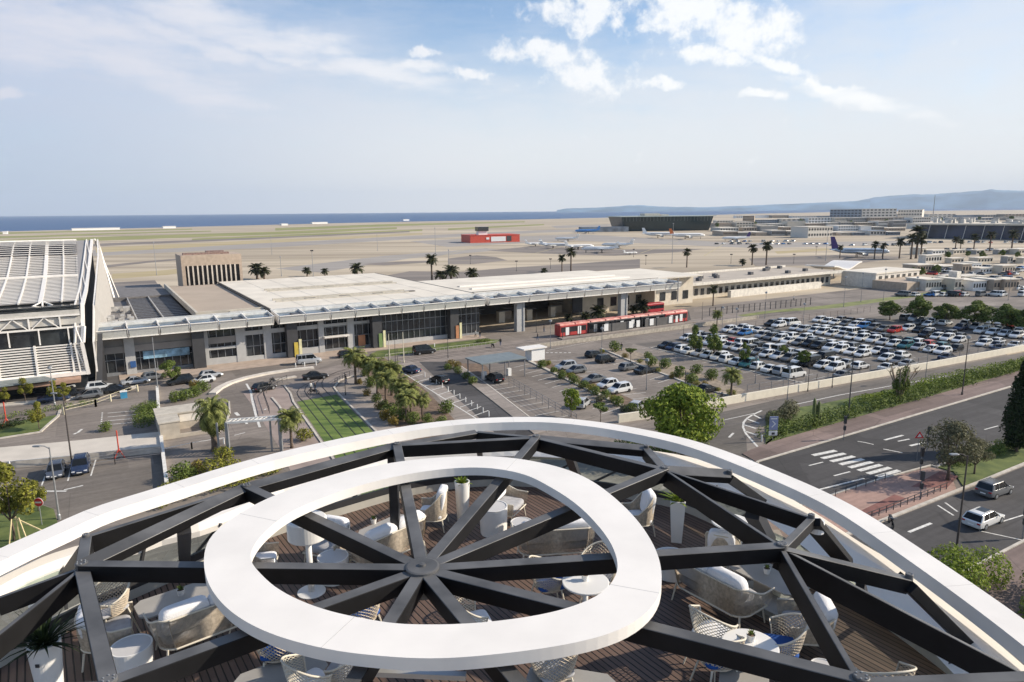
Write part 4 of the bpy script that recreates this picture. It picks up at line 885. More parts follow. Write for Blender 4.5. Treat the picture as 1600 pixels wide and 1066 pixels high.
def limbs(mb,h,r,tips,rng):
    mb.tube([(0,0,0),(rng.uniform(-.1,.1)*h*.3,rng.uniform(-.1,.1)*h*.3,h*.45),(0,0,h)],r,7,r2=r*.6)
    for t in tips: 
        m_=Vector(t)*.5+Vector((0,0,h*.45)); mb.tube([(0,0,h*.85),m_,t],r*.5,5,r2=r*.15)
def make_tree(h_tr,cr,ch,nclump,nleaf,size,leaf,seed,rtr=.18,shape=1.0):
    def f():
        rng=random.Random(seed); r=thing('broadleaf_tree','tree','tree'); cs=[]
        for k in range(nclump):
            a=rng.uniform(0,2*PI); e=rng.uniform(-.6,1)*PI/2; d=rng.uniform(.45,.98)
            cs.append(((math.cos(a)*math.cos(e)*cr*d,math.sin(a)*math.cos(e)*cr*d,h_tr+ch*.5+math.sin(e)*ch*.42*shape),(cr*rng.uniform(.25,.42),cr*rng.uniform(.25,.42),ch*rng.uniform(.14,.24))))
        tb=MB(); limbs(tb,h_tr,rtr,[c for c,_ in cs[:9]],rng); tb.build('trunk',barkM,r,smooth=True)
        mb=MB(); leaves(mb,cs,nleaf,size,rng); mb.ch=[(0,0)]; mb.build('crown',leaf,r); return r
    return f
def make_palm(h,nf,fl,leaf,seed,rt=.22,skirt=0,nl=12,droop=1.0,wl=.45,lw=.05):
    def f():
        rng=random.Random(seed); r=thing('palm_tree','palm','palm tree')
        tb=MB(); tb.lathe([(rt*1.3,0),(rt,.4),(rt*.85,h*.6),(rt*.95,h*.95),(rt*1.3,h)],n=9); tb.build('trunk',barkM,r,smooth=True)
        mb=MB()
        for k in range(nf):
            a=2*PI*k*.381966+rng.uniform(-.15,.15); e0=math.radians(rng.uniform(-25-skirt*20,80)); L=fl*rng.uniform(.8,1.1)
            d=Vector((math.cos(a),math.sin(a),0)); p=Vector((0,0,h)); pts=[]; e=e0; sd_=Vector((-d.y,d.x,0))
            for i in range(nl+1):
                pts.append(p.copy()); p=p+(d*math.cos(e)+Vector((0,0,math.sin(e))))*(L/nl); e-=math.radians(9.5*droop)*(0.5+i/nl)
            for i in range(1,nl):
                w=wl*fl*.5*math.sin(PI*min(1,(i+1.5)/(nl+2)))**.6; q=pts[i]; fw=(pts[i+1]-q).normalized(); nn=Vector((0,0,1))
                for sg in (-1,1):
                    tip=q+sd_*sg*w+fw*w*.55-nn*w*.35; mb.add([q-fw*lw,q+fw*lw*1.6,tip],[(0,1,2)])
        mb.ch=[(0,0)]; mb.build('fronds',leaf,r); return r
    return f
def make_bush(rx,rz_,n,size,leaf,seed,nc=6,name='shrub',cat='shrub'):
    def f():
        rng=random.Random(seed); r=thing(name,'shrub',cat)
        cs=[((rng.uniform(-.5,.5)*rx,rng.uniform(-.5,.5)*rx,rz_*rng.uniform(.35,.7)),(rx*.5,rx*.5,rz_*.42)) for _ in range(nc)]
        mb=MB(); leaves(mb,cs,n,size,rng); mb.ch=[(0,0)]; mb.build('foliage',leaf,r)
        tb=MB()
        for c,_ in cs[:4]: tb.tube([(0,0,0),c],.04,5)
        tb.ch=[(0,0)]; tb.build('stems',barkM,r); return r
    return f
def row_of(kit,pts,labels,group,hs=None,z=0,name=None):
    for i,(q,l) in enumerate(zip(pts,labels)):
        s=(hs[i] if hs else random.uniform(.85,1.15)); o=kit.put(l,(q.x,q.y,z),random.uniform(0,6.28),group,s)
# big round tree
bigT=Kit(make_tree(1.9,4.8,6.5,46,11500,.21,LY,3,.28)); q=P(1066,712); bigT.put('big round bright green tree in front of the slip road junction',(q.x,q.y,0),0)
smT=Kit(make_tree(1.2,1.5,2.9,16,2600,.13,LY,5,.09)); row_of(smT,[P(892,652)],['small bright green tree in the ticket car park behind the white rim'],'small trees',[1.0])
dT=Kit(make_tree(1.5,2.6,4.6,22,4200,.20,LG,8,.16))
row_of(dT,[P(1390,500),P(1431,503),P(1478,508),P(1520,512),P(1566,517),P(1603,522)],['rounded dark tree, leftmost of the row behind the big car park','tall pointed green tree, second in the row behind the big car park','rounded dark tree, third in the row behind the big car park','broad green tree, fourth in the row behind the big car park','rounded tree, fifth in the row behind the big car park','dark tree cut by the right edge behind the big car park'],'row of trees behind the big car park',[(1.25,1.25,.8),(1.3,1.3,1.05),(1.25,1.25,.85),(1.5,1.5,1.05),(1.4,1.4,1.0),(1.3,1.3,.95)])
yT=Kit(make_tree(1.3,1.6,4.4,14,2100,.17,LG,9,.08))
row_of(yT,[P(1086,556),P(1115,560),P(1162,571)],['slender green tree at the near corner of the big car park','taller slender green tree beside it among the parked cars','slim young tree between the second and third parked cars'],'slender trees in the big car park',[1.05,1.15,.75])
row_of(dT,[P(1222,560),P(1255,572)],['small dark tree among the cars near the blue car','small dark tree between white cars right behind the first'],'small dark trees among parked cars',[.42,.48])
stT=Kit(make_tree(1.9,1.4,.9,9,900,.13,LG,12,.06))
row_of(stT,[P(985,566),P(1062,592),P(1112,530),P(938,650+14)],['umbrella shaped little tree at the top of the planted median','umbrella shaped little tree half way down the planted median','umbrella shaped little tree by the tram road end','yellow green umbrella shaped tree above the white rim'],'umbrella shaped little trees',[1.0,.8,.8,1.1])
g1=Kit(make_tree(1.2,2.0,3.4,16,2600,.16,LG,21,.12)); row_of(g1,[P(268,598)],['round green tree in front of the terminal left end'],'street trees',[.85])
yl=Kit(make_tree(1.8,1.7,3.6,14,2600,.13,leafmat('leaf_yellow_green',(.10,.11,.015),(.30,.29,.05)),23,.10)); row_of(yl,[P(22,846),P(60,800),P(86,628),P(40,628),P(62,672),P(102,630),P(10,632)],['yellow green tree with wooden stakes at the left edge','small yellow green tree behind the no entry sign','thin yellow green tree beside the grey shelter pole','thin young tree right beside the grey shelter','dark staked young tree on the roadside lawn','small pale tree by the drop off cars','low green tree under the grey shelter'],'young trees at lower left',[1.35,.6,.62,.7,.72,.6,.5])
stk=thing('tree_stake','pale wooden tripod stakes round the yellow green tree','tree stake',P(30,850)); 
for a in range(3): MB().beam((math.cos(a*2.1)*.9,math.sin(a*2.1)*.9,0),(math.cos(a*2.1)*.35,math.sin(a*2.1)*.35,2.6),.09,.09).build('stake',M('stake_wood',(.60,.50,.28),.8),stk)
MB().beam((-.3,.3,2.5),(2.4,.8,.6),.1,.1).build('stake',MATS['stake_wood'],stk)
# olive-grey street tree, cypress, ivy tree, columns
ol=Kit(make_tree(2.2,2.8,4.4,34,6000,.12,LO,31,.20,)); row_of(ol,[P(1480,752),P(1522,742)],['grey green feathery tree on the median grass by the zebra crossing','lower grey green tree half hidden behind the feathery one'],'grey green trees on the median',[1.0,.62])
def make_cyp():
    rng=random.Random(4); r=thing('cypress_tree','cypress','cypress tree'); mb=MB()
    cs=[]
    for k in range(44):
        f=k/43; z=1.2+f*12.5; w=2.5*(1-f)**.55*min(1,.55+f*3)
        for j in range(3): a=rng.uniform(0,6.28); cs.append(((math.cos(a)*w*.5,math.sin(a)*w*.5,z),(w*.6+.1,w*.6+.1,.9)))
    leaves(mb,cs,12000,.20,rng); mb.ch=[(0,0)]; mb.build('crown',LD,r); MB().tube([(0,0,0),(0,0,8)],.22,7,r2=.1).build('trunk',barkM,r); return r
cy=Kit(make_cyp); q=P(1588,707); cy.put('big dark cypress cut by the right edge of the photo',(q.x,q.y,0),0,scale=.86)
def make_ivy():
    rng=random.Random(6); r=thing('ivy_tree','t','tree'); tb=MB(); tips=[]
    for k in range(9):
        a=k*.7; t=(math.cos(a)*rng.uniform(1.2,2.4),math.sin(a)*rng.uniform(.8,2),rng.uniform(4.6,6.2)); tips.append(t); tb.tube([(0,0,.4),(t[0]*.35,t[1]*.35,2.6),t],.16,6,r2=.08)
        for j in range(5): b=rng.uniform(0,6.28); tb.tube([t,(t[0]+math.cos(b)*.6,t[1]+math.sin(b)*.6,t[2]+rng.uniform(.2,.9))],.05,4,r2=.015)
    tb.ch=[(0,0)]; tb.build('trunk',M('pale_bark',(.24,.19,.13),.95,var=.3,scale=4),r,smooth=True)
    mb=MB(); cs=[((0,0,z),(.75,.75,.8)) for z in (.8,1.6,2.4,3.2,4.0,4.8)]+[((.7,0,z),(.5,.5,.7)) for z in (3.4,4.4,5.2)]+[((t[0]*.5,t[1]*.5,3),(.4,.4,.8)) for t in tips]
    leaves(mb,cs,3600,.12,rng); mb.ch=[(0,0)]; mb.build('ivy',LG,r); return r
iv=Kit(make_ivy); q=P(1404,631); iv.put('pollarded tree wrapped in dark ivy standing in the planted bank',(q.x,q.y,.1),0,scale=1.0)
def make_cactus():
    r=thing('column_cactus','c','cactus'); mb=MB()
    for x,y,h in ((0,0,4.6),(.5,.2,3.6),(.8,-.1,4.1),(1.3,.1,2.8)): mb.lathe([(.2,0),(.25,h*.5),(.24,h*.9),(.05,h)],(x,y),8)
    mb.build('stem',M('cactus_green',(.10,.13,.04),.8,var=.3,scale=3),r,smooth=True); return r
cc_=Kit(make_cactus); q=P(1270,668); cc_.put('tall yellow green column plants in the planted bank',(q.x,q.y,.1),.3,scale=.9)
# palms
pF=Kit(make_palm(7.4,46,2.7,LPd,2,.32,nl=9,wl=.5,lw=.16)); pS=Kit(make_palm(3.0,46,3.0,LPd,3,.35,nl=9,wl=.5,lw=.18))
far=[((675,441),1.32,'lone tall palm standing behind the joint of the terminal roofs'),((892,424),1.28,'taller palm of the pair behind the east roof'),((878,427),1.0,'shorter palm of the pair behind the east roof'),((1073,418),1.08,'single palm behind the right end of the east roof'),((1175,414),1.22,'left palm of the pair at the apron edge'),((1197,414),1.4,'right palm of the pair at the apron edge'),((1405,404),1.35,'slim palm left of the dense palm clump'),((1312,404),.9,'dark palm beside the purple tailed airliner'),((1366,405),1.15,'left palm of the two bushy palms by the low wing end'),((1379,405),1.05,'right palm of the two bushy palms by the low wing end'),((1423,405),1.6,'left palm of the dense clump'),((1431,404),2.1,'tallest palm in the middle of the dense clump'),((1438,405),1.5,'right palm of the dense clump'),((1492,395),1.2,'palm in front of the navy terminal, far left one'),((1500,395),1.0,'shorter palm right next to it before the navy terminal'),((1521,393),1.3,'reddish palm before the middle of the navy terminal'),((1546,393),1.5,'slim tall palm before the navy terminal'),((1580,394),1.6,'broad palm before the navy terminal near the right edge')]
for (x,y),s,l in far:
    q=P(x,y); pF.put(l,(q.x,q.y,0),random.uniform(0,6),'palms behind the terminal',s)
for (x,y),s,l in [((402,436),1.5,'bushy palm right of the finned block'),((413,437),1.2,'second bushy palm right of the finned block'),((480,432),.9,'low palm top behind the main roof, left one'),((508,432),.8,'low palm top behind the main roof, second one'),((558,433),1.35,'spiky palm top behind the main roof'),((688,442),1.1,'low palm beside the lone tall palm'),((705,441),1.5,'broad bushy palm behind the roof joint'),((738,440),1.2,'small round palm right of the broad bushy one'),((1160,416),.8,'low palm left of the apron edge pair'),((850,430),.7,'low round palm left of the pair behind the east roof')]:
    q=P(x,y); pS.put(l,(q.x,q.y,0),random.uniform(0,6),'bushy palms behind the terminal',s)
pN=Kit(make_palm(3.6,60,2.1,LP,14,.17,nl=11,droop=1.1,lw=.075)); pB=Kit(make_palm(3.3,110,2.3,LP,15,.38,skirt=2.2,nl=11,droop=1.2,lw=.08))
q=P(337,704); pB.put('big bushy palm with a skirt of hanging fronds by the concrete hut',(q.x,q.y,0),0,'near palms',(1.2,1.2,1.6))
for (x,y),s,l in [((556,600),1.25,'tall palm at the top of the palm bed'),((577,600),1.0,'second palm of the palm bed'),((590,615),1.15,'third palm of the palm bed'),((603,628),.95,'fourth palm of the palm bed, left side'),((612,618),1.1,'fifth palm of the palm bed, right side'),((625,640),1.0,'sixth palm of the palm bed'),((642,645),.9,'seventh palm of the palm bed, right side'),((660,655),.75,'low palm at the lower end of the palm bed'),((635,660),.9,'ninth palm, lowest left one of the palm bed'),((456,700),1.0,'palm beside the pink path left of the tram lawn'),((1142,622),.95,'young palm at the lower end of the planted median'),((1438,505-4),.7,'small palm behind the car park trees'),((1120,510),.8,'small palm by the grey shelter roof of the tram road'),((497,618),.0,'')]:
    if s>0: q=P(x,y); pN.put(l,(q.x,q.y,0),random.uniform(0,6),'near palms',s*1.12)
# shrubs and hedges
sh=Kit(make_bush(1.0,1.3,700,.085,LG,41)); shy=Kit(make_bush(1.0,1.2,600,.085,leafmat('leaf_yellow_green',(.10,.11,.015),(.30,.29,.05)),42)); sha=Kit(make_bush(1.0,1.1,600,.09,LA,43)); shg=Kit(make_bush(1.0,1.0,500,.09,LO,44))
n=0
def shrubs(kit,col,where,pts,sc):
    for i,(x,y) in enumerate(pts):
        q=P(x,y); kit.put('%s shrub %s, %s from its upper end'%(col,where,ORD[i]),(q.x,q.y,0),random.uniform(0,6),'shrubs '+where,random.uniform(*sc))
shrubs(sh,'green','between the two small car parks',[(846,575),(865,583),(877,592),(898,600),(915,607),(930,617),(945,622),(965,634),(985,646)],(1.0,1.45))
shrubs(shy,'yellow green','at the kerb between the small car parks',[(855,571),(890,592),(907,607),(925,612),(955,628)],(.7,1.1))
shrubs(shg,'grey dry','at the planted strip edge',[(975,642),(990,648),(940,628)],(.9,1.2))
shrubs(sh,'round green','in the planted median',[(961,549),(1013,562),(1038,575),(1017,572),(1087,584),(1111,593),(1060,590),(1080,600)],(1.1,1.9))
shrubs(shy,'pale green','on the planted median',[(940,552),(1000,568),(1030,582),(1052,588),(1090,603),(1120,612),(1142,618)],(.7,1.1))
shrubs(sha,'reddish brown','in the planted median',[(975,560),(1048,592),(1075,594),(1100,606)],(.7,1.1))
shrubs(sh,'dark green','under the palms of the palm bed',[(570,588),(580,605),(588,628),(600,640),(612,650),(628,656),(645,662),(668,662),(697,645),(690,668)],(1.1,1.7))
shrubs(sha,'brown','along the left edge of the palm bed',[(562,600),(575,618),(590,640),(602,655),(612,664)],(.9,1.3))
shrubs(sh,'green','in the small bed by the ticket shelter',[(700,578),(716,584),(728,592),(738,600)],(1.0,1.3)); shrubs(sha,'orange','in the small bed by the ticket shelter',[(706,573),(716,576)],(1.2,1.3))
shrubs(sh,'dark green','near the lower left car park',[(165,674),(283,752),(298,748)],(1.1,1.9)); shrubs(shy,'bright','behind the left white rim',[(345,722),(362,738),(472,690),(220,800),(260,790),(330,742)],(1.3,2.0)); shrubs(sha,'autumn coloured','near the left ramp',[(308,740),(302,608)],(1.4,1.5))
shrubs(sh,'light green','along the terminal lane behind the hut',[(275,628),(290,625),(305,620),(318,612)],(1.3,1.6))
def hedge(label,pts,w,h,n,size,leaf,z=0):
    q=[G(*p) for p in pts]; o=q[0].copy(); o.z=z; r=thing('hedge',label,'hedge',o); rng=random.Random(len(label)); mb=MB(); cs=[]
    for A,B_ in zip(q,q[1:]):
        k=max(2,int((B_-A).length/.8))
        for i in range(k):
            p=A.lerp(B_,i/k)-o; cs.append(((p.x+rng.uniform(-.3,.3)*w,p.y+rng.uniform(-.3,.3)*w,h*rng.uniform(.35,.6)),(w*.55,w*.55,h*.5)))
    leaves(mb,cs,n,size,rng); mb.ch=[(0,0)]; mb.build('foliage',leaf,r); return r
hedge('long clipped green hedge at the foot of the planted bank above the boulevard pavement',[(58.2,88.3),(75,88.3),(95,88),(118,87.6),(150,88.3)],2.3,2.1,14000,.14,LG)
hedge('olive bush mass at the left end of the planted bank',[(64.2,84.8),(67,84.2),(70,84)],2.2,2.4,3400,.12,LO)
hedge('bright green bushes in the middle of the planted bank',[(84,84.8),(90,85.2),(96,85.4),(102,85.6)],1.6,1.2,2600,.12,LY)
hedge('dense shrubs in the planted bank right of the ivy tree',[(98,86.3),(110,86),(124,86.6),(150,88)],2.6,2.0,6500,.14,LY)
hedge('green hedge block beside the left parking bays',[(-11.2,25.5),(-11.4,37)],2.8,1.2,4200,.10,LG)
hedge('low dark hedge on the roadside lawn',[(-27.5,26),(-31,27.5)],1.6,1.0,900,.10,LD,.1)
hedge('shrubs under the cypress on the median',[(68,106.6),(76,106.8),(88,107)],2.0,1.3,3400,.12,LG)
hedge('tall bright bushes just outside the right rim',[(36,121.5),(39,120.6),(42.5,120.6),(43,122.4)],3.0,3.4,7000,.11,LY)
hedge('dark bushes at the lower right corner outside the rim',[(38,127.5),(43,126),(47,125),(47,129)],3.2,2.9,6500,.12,LG)
hedge('bushes beyond the balustrade on the left',[(-12,67),(-6,66),(0,64)],3.2,1.6,5200,.12,MATS['leaf_yellow_green'])
hedge('bushes beyond the balustrade on the right',[(36,82),(42,84),(47,87)],2.6,2.0,3600,.13,LG)
hedge('green hedge on the drop off island',[(-33,21.5),(-25,20),(-17,18)],1.2,.9,1500,.10,LG)
hedge('plants beside the far verge',[(58,8.3),(61.5,8.4)],1.4,.9,900,.1,LG)

for (x,y),s,l in [((915,505),.62,'potted palm under the east roof, left'),((935,503),.95,'broad palm under the east roof above the tram'),((888,505),.5,'low palm under the east roof, far left'),((1003,492),.9,'palm under the east roof right of the white column'),((990,493),.6,'short palm touching the white column')]:
    q=P(x,y); pS.put(l,(q.x,q.y,0),random.uniform(0,6),'palms under the east roof',s)
q=P(1114,478); pF.put('palm in front of the pale wall right of the east roof',(q.x,q.y,0),0,'palms behind the terminal',.72)
for i,(x,y) in enumerate([(1410,440),(1425,436),(1440,433),(1462,430),(1480,405),(1512,402),(1535,405),(1565,402),(1590,404),(1455,452),(1478,448),(1120,357),(1180,355),(1250,353),(1330,352),(1385,350),(1470,346),(1530,345),(1580,347)]):
    q=P(x,y); dT.put('dark tree clump in the far airport yard, %s of the scattered ones'%ORD[i],(q.x,q.y,0),random.uniform(0,6),'far yard trees',random.uniform(.5,.8) if y>400 else random.uniform(1.2,2.0))
# ------------------------------------------------------------------ vehicles
def paintM(n,c,metal=.25): return M('car_paint_'+n,c,.25,metal,var=.03,spec=.6)
PC={'white':(.74,.74,.72),'silver':(.42,.43,.44),'grey':(.16,.165,.17),'black':(.015,.016,.018),'dark blue':(.03,.045,.09),'blue':(.04,.17,.42),'red':(.42,.03,.02),'teal':(.04,.15,.17),'slate grey':(.09,.105,.135)}
def car_mesh(style,L=4.4,Wd=1.8,Hh=1.48,lod=1):
    # stations: x, z_low, z_belt, half width   (front = +x)
    hl=L/2
    belt=.62*Hh
    if style=='van': belt=.60*Hh
    st=[(-hl,.38,belt*.86,.40),(-hl+.06,.26,belt*.97,.46),(-hl+.5,.2,belt*1.03,.5),(-.4,.2,belt*1.0,.5),(.55,.2,belt*.99,.5),(hl-1.05,.2,belt*.95,.495),(hl-.35,.22,belt*.80,.47),(hl-.05,.28,belt*.66,.41),(hl,.36,belt*.58,.36)]
    mb=MB(); vs=[];n=8
    for x,zl,zb,w in st:
        w*=Wd; zm=(zl+zb)/2
        vs+=[(x,-w*.86,zl),(x,-w,zl+.12),(x,-w*1.0,zm+.05),(x,-w*.93,zb),(x,w*.93,zb),(x,w*1.0,zm+.05),(x,w,zl+.12),(x,w*.86,zl)]
    fs=[]
    for i in range(len(st)-1):
        for j in range(n): fs.append((i*n+j,i*n+(j+1)%n,(i+1)*n+(j+1)%n,(i+1)*n+j))
    fs+=[tuple(range(n)),tuple((len(st)-1)*n+j for j in range(n))[::-1]]
    mb.add(vs,fs)
    # cabin: xr0 rear base, xr1 rear roof, xf1 front roof, xf0 windscreen base
    cab={'hatch':(-hl+.12,-hl+.55,.25,1.05),'suv':(-hl+.12,-hl+.42,.3,1.05),'estate':(-hl+.12,-hl+.6,.35,1.15),'van':(-hl+.05,-hl+.15,.85,1.5),'saloon':(-hl+.75,-hl+1.45,.2,1.05)}[style]
    xr0,xr1,xf1,xf0=cab; wb=Wd*.455; wr=Wd*.375; zr=Hh
    gb=MB(); b0=belt*.97
    def ring(x,z,w): return [(x,-w,z),(x,w,z)]
    gv=[(xr0,-wb,b0),(xf0,-wb,b0),(xf0,wb,b0),(xr0,wb,b0),(xr1,-wr,zr-.05),(xf1,-wr,zr-.05),(xf1,wr,zr-.05),(xr1,wr,zr-.05)]
    gb.add(gv,[(0,1,5,4),(1,2,6,5),(2,3,7,6),(3,0,4,7),(4,5,6,7)])
    # roof + pillars in body colour
    r_=.02
    rv=[(xr1-.06,-wr-.01,zr-.09),(xf1+.08,-wr-.01,zr-.09),(xf1+.08,wr+.01,zr-.09),(xr1-.06,wr+.01,zr-.09),(xr1+.08,-wr+.1,zr),(xf1-.15,-wr+.1,zr),(xf1-.15,wr-.1,zr),(xr1+.08,wr-.1,zr)]
    mb.add(rv,[(0,1,5,4),(1,2,6,5),(2,3,7,6),(3,0,4,7),(4,5,6,7),(0,3,2,1)])
    for sg in (-1,1):
        for (x0,x1) in ((xr0,xr1),(xf0,xf1)):
            mb.beam((x0,sg*(wb+.005),b0),(x1,sg*(wr+.005),zr-.05),.09,.06)
        xm=(xr1+xf1)/2
        for xx in ((xm,) if style!='van' else (xm,xm-.8)): mb.beam((xx,sg*(wb+.008),b0),(xx,sg*(wr+.008),zr-.06),.07,.03)
        if style in('hatch','suv','estate'): mb.add([(xr0,sg*(wb+.012),b0),(xr0+.5,sg*(wb+.012),b0),(xr1+.32,sg*(wr+.012),zr-.07),(xr1,sg*(wr+.012),zr-.07)],[(0,1,2,3)])
    return mb,gb
def wheels_xy(L,Wd): return [(L*.31,Wd*.46),(L*.31,-Wd*.46),(-L*.30,Wd*.46),(-L*.30,-Wd*.46)]
def wheel_mb(x,y,r=.33,n=12):
    m_=MB(); w=.2; vs=[(x+r*math.cos(2*PI*j/n),y+s*w/2,r+r*math.sin(2*PI*j/n)) for s in(-1,1) for j in range(n)]
    m_.add(vs,[tuple(range(n)),tuple(range(2*n-1,n-1,-1))]+[(j,n+j,n+(j+1)%n,(j+1)%n) for j in range(n)]); 
    return m_
def rim_mb(x,y,r=.33,n=12):
    m_=MB(); s=1 if y>0 else -1; yy=y+s*.105; rr=r*.62; m_.add([(x+rr*math.cos(2*PI*j/n),yy,r+rr*math.sin(2*PI*j/n)) for j in range(n)]+[(x,yy+s*.02,r)],[(j,(j+1)%n,n) for j in range(n)]); return m_
_meshcache={}
def car(label,col,style,loc,rz,group=None,near=False,name='parked_car',scale=1,L=None,z=0):
    dims={'hatch':(4.0,1.76,1.46),'suv':(4.4,1.84,1.64),'estate':(4.7,1.84,1.5),'van':(4.9,1.92,1.98),'saloon':(4.6,1.8,1.42)}[style]
    key=(col,style,near)
    if key not in _meshcache:
        Lc,Wd,Hh=dims; r=thing(name,label,'car'); bm_,gb=car_mesh(style,Lc,Wd,Hh)
        if near:
            bm_.build('body',paintM(col,PC[col]),r,bevel=.045,seg=3,smooth=True); gb.build('windows',carglass,r)
        else:
            dark=MB()
            bm_.build('body',paintM(col,PC[col]),r); gb.build('windows',carglass,r)
        for x,y in wheels_xy(Lc,Wd):
            if near:
                w=wheel_mb(x,y,n=20).build('wheel',tyre,r); rim_mb(x,y,n=20).build('rim',galv,w)
            elif y*0+1: wheel_mb(x,y,n=8).build('wheel',tyre,r)
        if near:
            hl=Lc/2; belt=.62*Hh
            for s in(-1,1):
                MB().cushion((hl-.10,s*Wd*.33,belt*.60),(.22,.36,.14)).build('headlight',M('headlight_glass',(.55,.57,.6),.15),r,smooth=True)
                MB().cushion((-hl+.03,s*Wd*.36,belt*.80),(.12,.30,.16)).build('tail_light',M('tail_light_red',(.35,.02,.02),.2),r,smooth=True)
                MB().cushion((.75,s*Wd*.53,belt+.08),(.18,.16,.14)).build('mirror',paintM(col,PC[col]),r,smooth=True)
            MB().bx(hl-.04,hl+.01,-.26,.26,.42,.52).build('number_plate',whiteplain,r); MB().bx(-hl-.015,-hl+.03,-.26,.26,belt*.52,belt*.52+.11).build('number_plate',whiteplain,r)
            MB().bx(hl-.10,hl-.0,-.5,.5,.26,.40).build('grille',M('black_trim',(.02,.02,.02),.6),r)
            if style in('estate','suv'):
                for s in(-1,1): MB().bx(-1.6,.3,s*Wd*.34-.02,s*Wd*.34+.02,Hh+.01,Hh+.05).build('roof_rail',galv if style=='suv' else darkM,r)
            if style=='estate': MB().bx(-.9,.2,-.42,.42,Hh+.001,Hh+.012).build('sunroof',carglass,r)
        r.location=(loc[0],loc[1],z); r.rotation_euler=(0,0,rz); _meshcache[key]=r
        if group: r['group']=group
        return r
    r=dup(_meshcache[key],label,(loc[0],loc[1],z),rz,group)
    if not group and 'group' in r: del r['group']
    if r.name!=name: r.name=name
    return r
AN=math.atan2(-NV.y,-NV.x)   # direction away from the hotel
_d=P(65,759)-P(78,726); SA=math.atan2(_d.y,_d.x)
for x,y,rz,c,st_,l in [(1536,818,math.radians(30),'white','estate','white estate car with a dark sunroof on the lower road at right'),(1553,772,math.radians(28),'grey','suv','dark grey SUV ahead of the white estate on the lower road'),
  (88,742,SA,'slate grey','hatch','left one of the two dark cars parked nose out by the ramp'),(127,735,SA,'dark blue','suv','right one of the two dark cars parked nose out by the ramp'),
  (483,568,ANG-.05,'silver','van','silver people carrier on the terminal road below the yellow panels'),(493,592,ANG-.15,'black','saloon','black saloon crossing the tram tracks'),(413,610,ANG+.35,'black','hatch','black car on the bend road beside the white posts'),
  (640,582,math.radians(148),'dark blue','saloon','dark blue saloon at the top of the striped bus lane'),(686,598,math.radians(135),'black','hatch','dark green black car further down the bus lane'),(663,553,ANG,'black','van','black van parked against the grass verge'),
  (772,596,ANG+PI/2,'black','suv','black car under the grey ticket shelter'),(543,558,ANG-.1,'black','hatch','black car half hidden behind the tall palm')]:
    q=P(x,y); car(l,c,st_,q,rz,near=True,name='car')
grp='cars in the small car parks'
for x,y,da,c,st_,l in [(928,558,.05,'black','hatch','black hatchback at the top of the right small car park'),(946,566,.05,'black','suv','black SUV next to it at the top of the right small car park'),(982,578,.03,'grey','hatch','dark grey hatchback in the middle of the right small car park'),(1008,583,.03,'black','saloon','black saloon in front of the planted median'),(1104,613,.03,'black','saloon','black saloon alone near the big round tree'),
   (884,577,PI-.05,'silver','suv','silver SUV at the top behind the shrubs'),(900,583,PI-.05,'grey','hatch','grey hatchback second behind the shrubs'),(928,597,PI,'grey','saloon','grey car half hidden behind the shrubs'),(950,605,PI,'white','hatch','white hatchback behind the shrubs'),(968,613,PI,'white','suv','white SUV lowest behind the shrubs'),(910,635,.6,'silver','hatch','silver car behind the small bright green tree'),(995,640,.5,'silver','hatch','silver car partly behind the big round tree')]:
    q=P(x,y); car(l,c,st_,q,ANG+da,grp)
# drop-off cars at the left
for i,(x,y,da,c,st_,l) in enumerate([(157,610,0,'white','suv','white SUV in the drop off lane left of the terminal entrance'),(182,613,0,'black','saloon','black saloon behind the white SUV in the drop off lane'),(212,600,.1,'silver','saloon','silver car near the blue square sign'),(240,593,.1,'grey','hatch','grey car left of the round green tree'),(140,622,0,'grey','hatch','grey car in the front drop off row'),(110,620,0,'black','suv','black car in the front drop off row, second from left'),(85,627,0,'dark blue','saloon','dark blue car beside the shelter pole'),(98,608,0,'white','saloon','white car behind the thin yellow green tree'),(282,600,.1,'black','suv','black SUV right of the round green tree'),(318,598,.1,'white','hatch','white car at the kerb by the autumn shrub'),(50,612,0,'black','hatch','black car under the grey shelter'),(330,590,.1,'silver','hatch','silver car by the bend kerb wall')]):
    q=P(x,y); car(l,c,st_,q,ANG+da+random.choice((0,PI)),'cars in the drop off lanes')
# main car park
rng=random.Random(11); cols=['white']*20+['silver']*7+['grey']*6+['black']*6+['dark blue']*2+['blue','red','teal']; sty=['hatch']*4+['suv']*3+['saloon']*2+['estate','van']
rows=[(90.3,0,36,70,.97),(100.9,1,32,72,.96),(106.3,0,31,72,.97),(117,1,30,73,.95),(122.3,0,30,72,.93),(133,1,30,74,.96),(138.2,0,30,75,.93),(149,1,33,76,.88),(154.3,0,36,75,.85),(165.5,1,50,80,.6),(170.5,0,44,82,.75),(182,1,42,84,.6)]
desc2={'hatch':'hatchback','suv':'SUV','saloon':'saloon','estate':'estate car','van':'van'}
for ri,(s,fl,t0,t1,pr) in enumerate(rows):
    t=t0; k=0
    while t<t1:
        if rng.random()<pr:
            c=rng.choice(cols); y=rng.choice(sty)
            if ri==0 and t>t1-2.6: c,y='white','van'
            car('%s %s, %s from the far end of car park row %s'%(c,desc2[y],ORD[min(k,27)],ORD[ri]),c,y,G(s+rng.uniform(-.3,.3),t+rng.uniform(-.12,.12)),ANG+(PI if (fl or rng.random()<.3) else 0)+rng.uniform(-.04,.04),'cars in the big car park')
        t+=2.5; k+=1
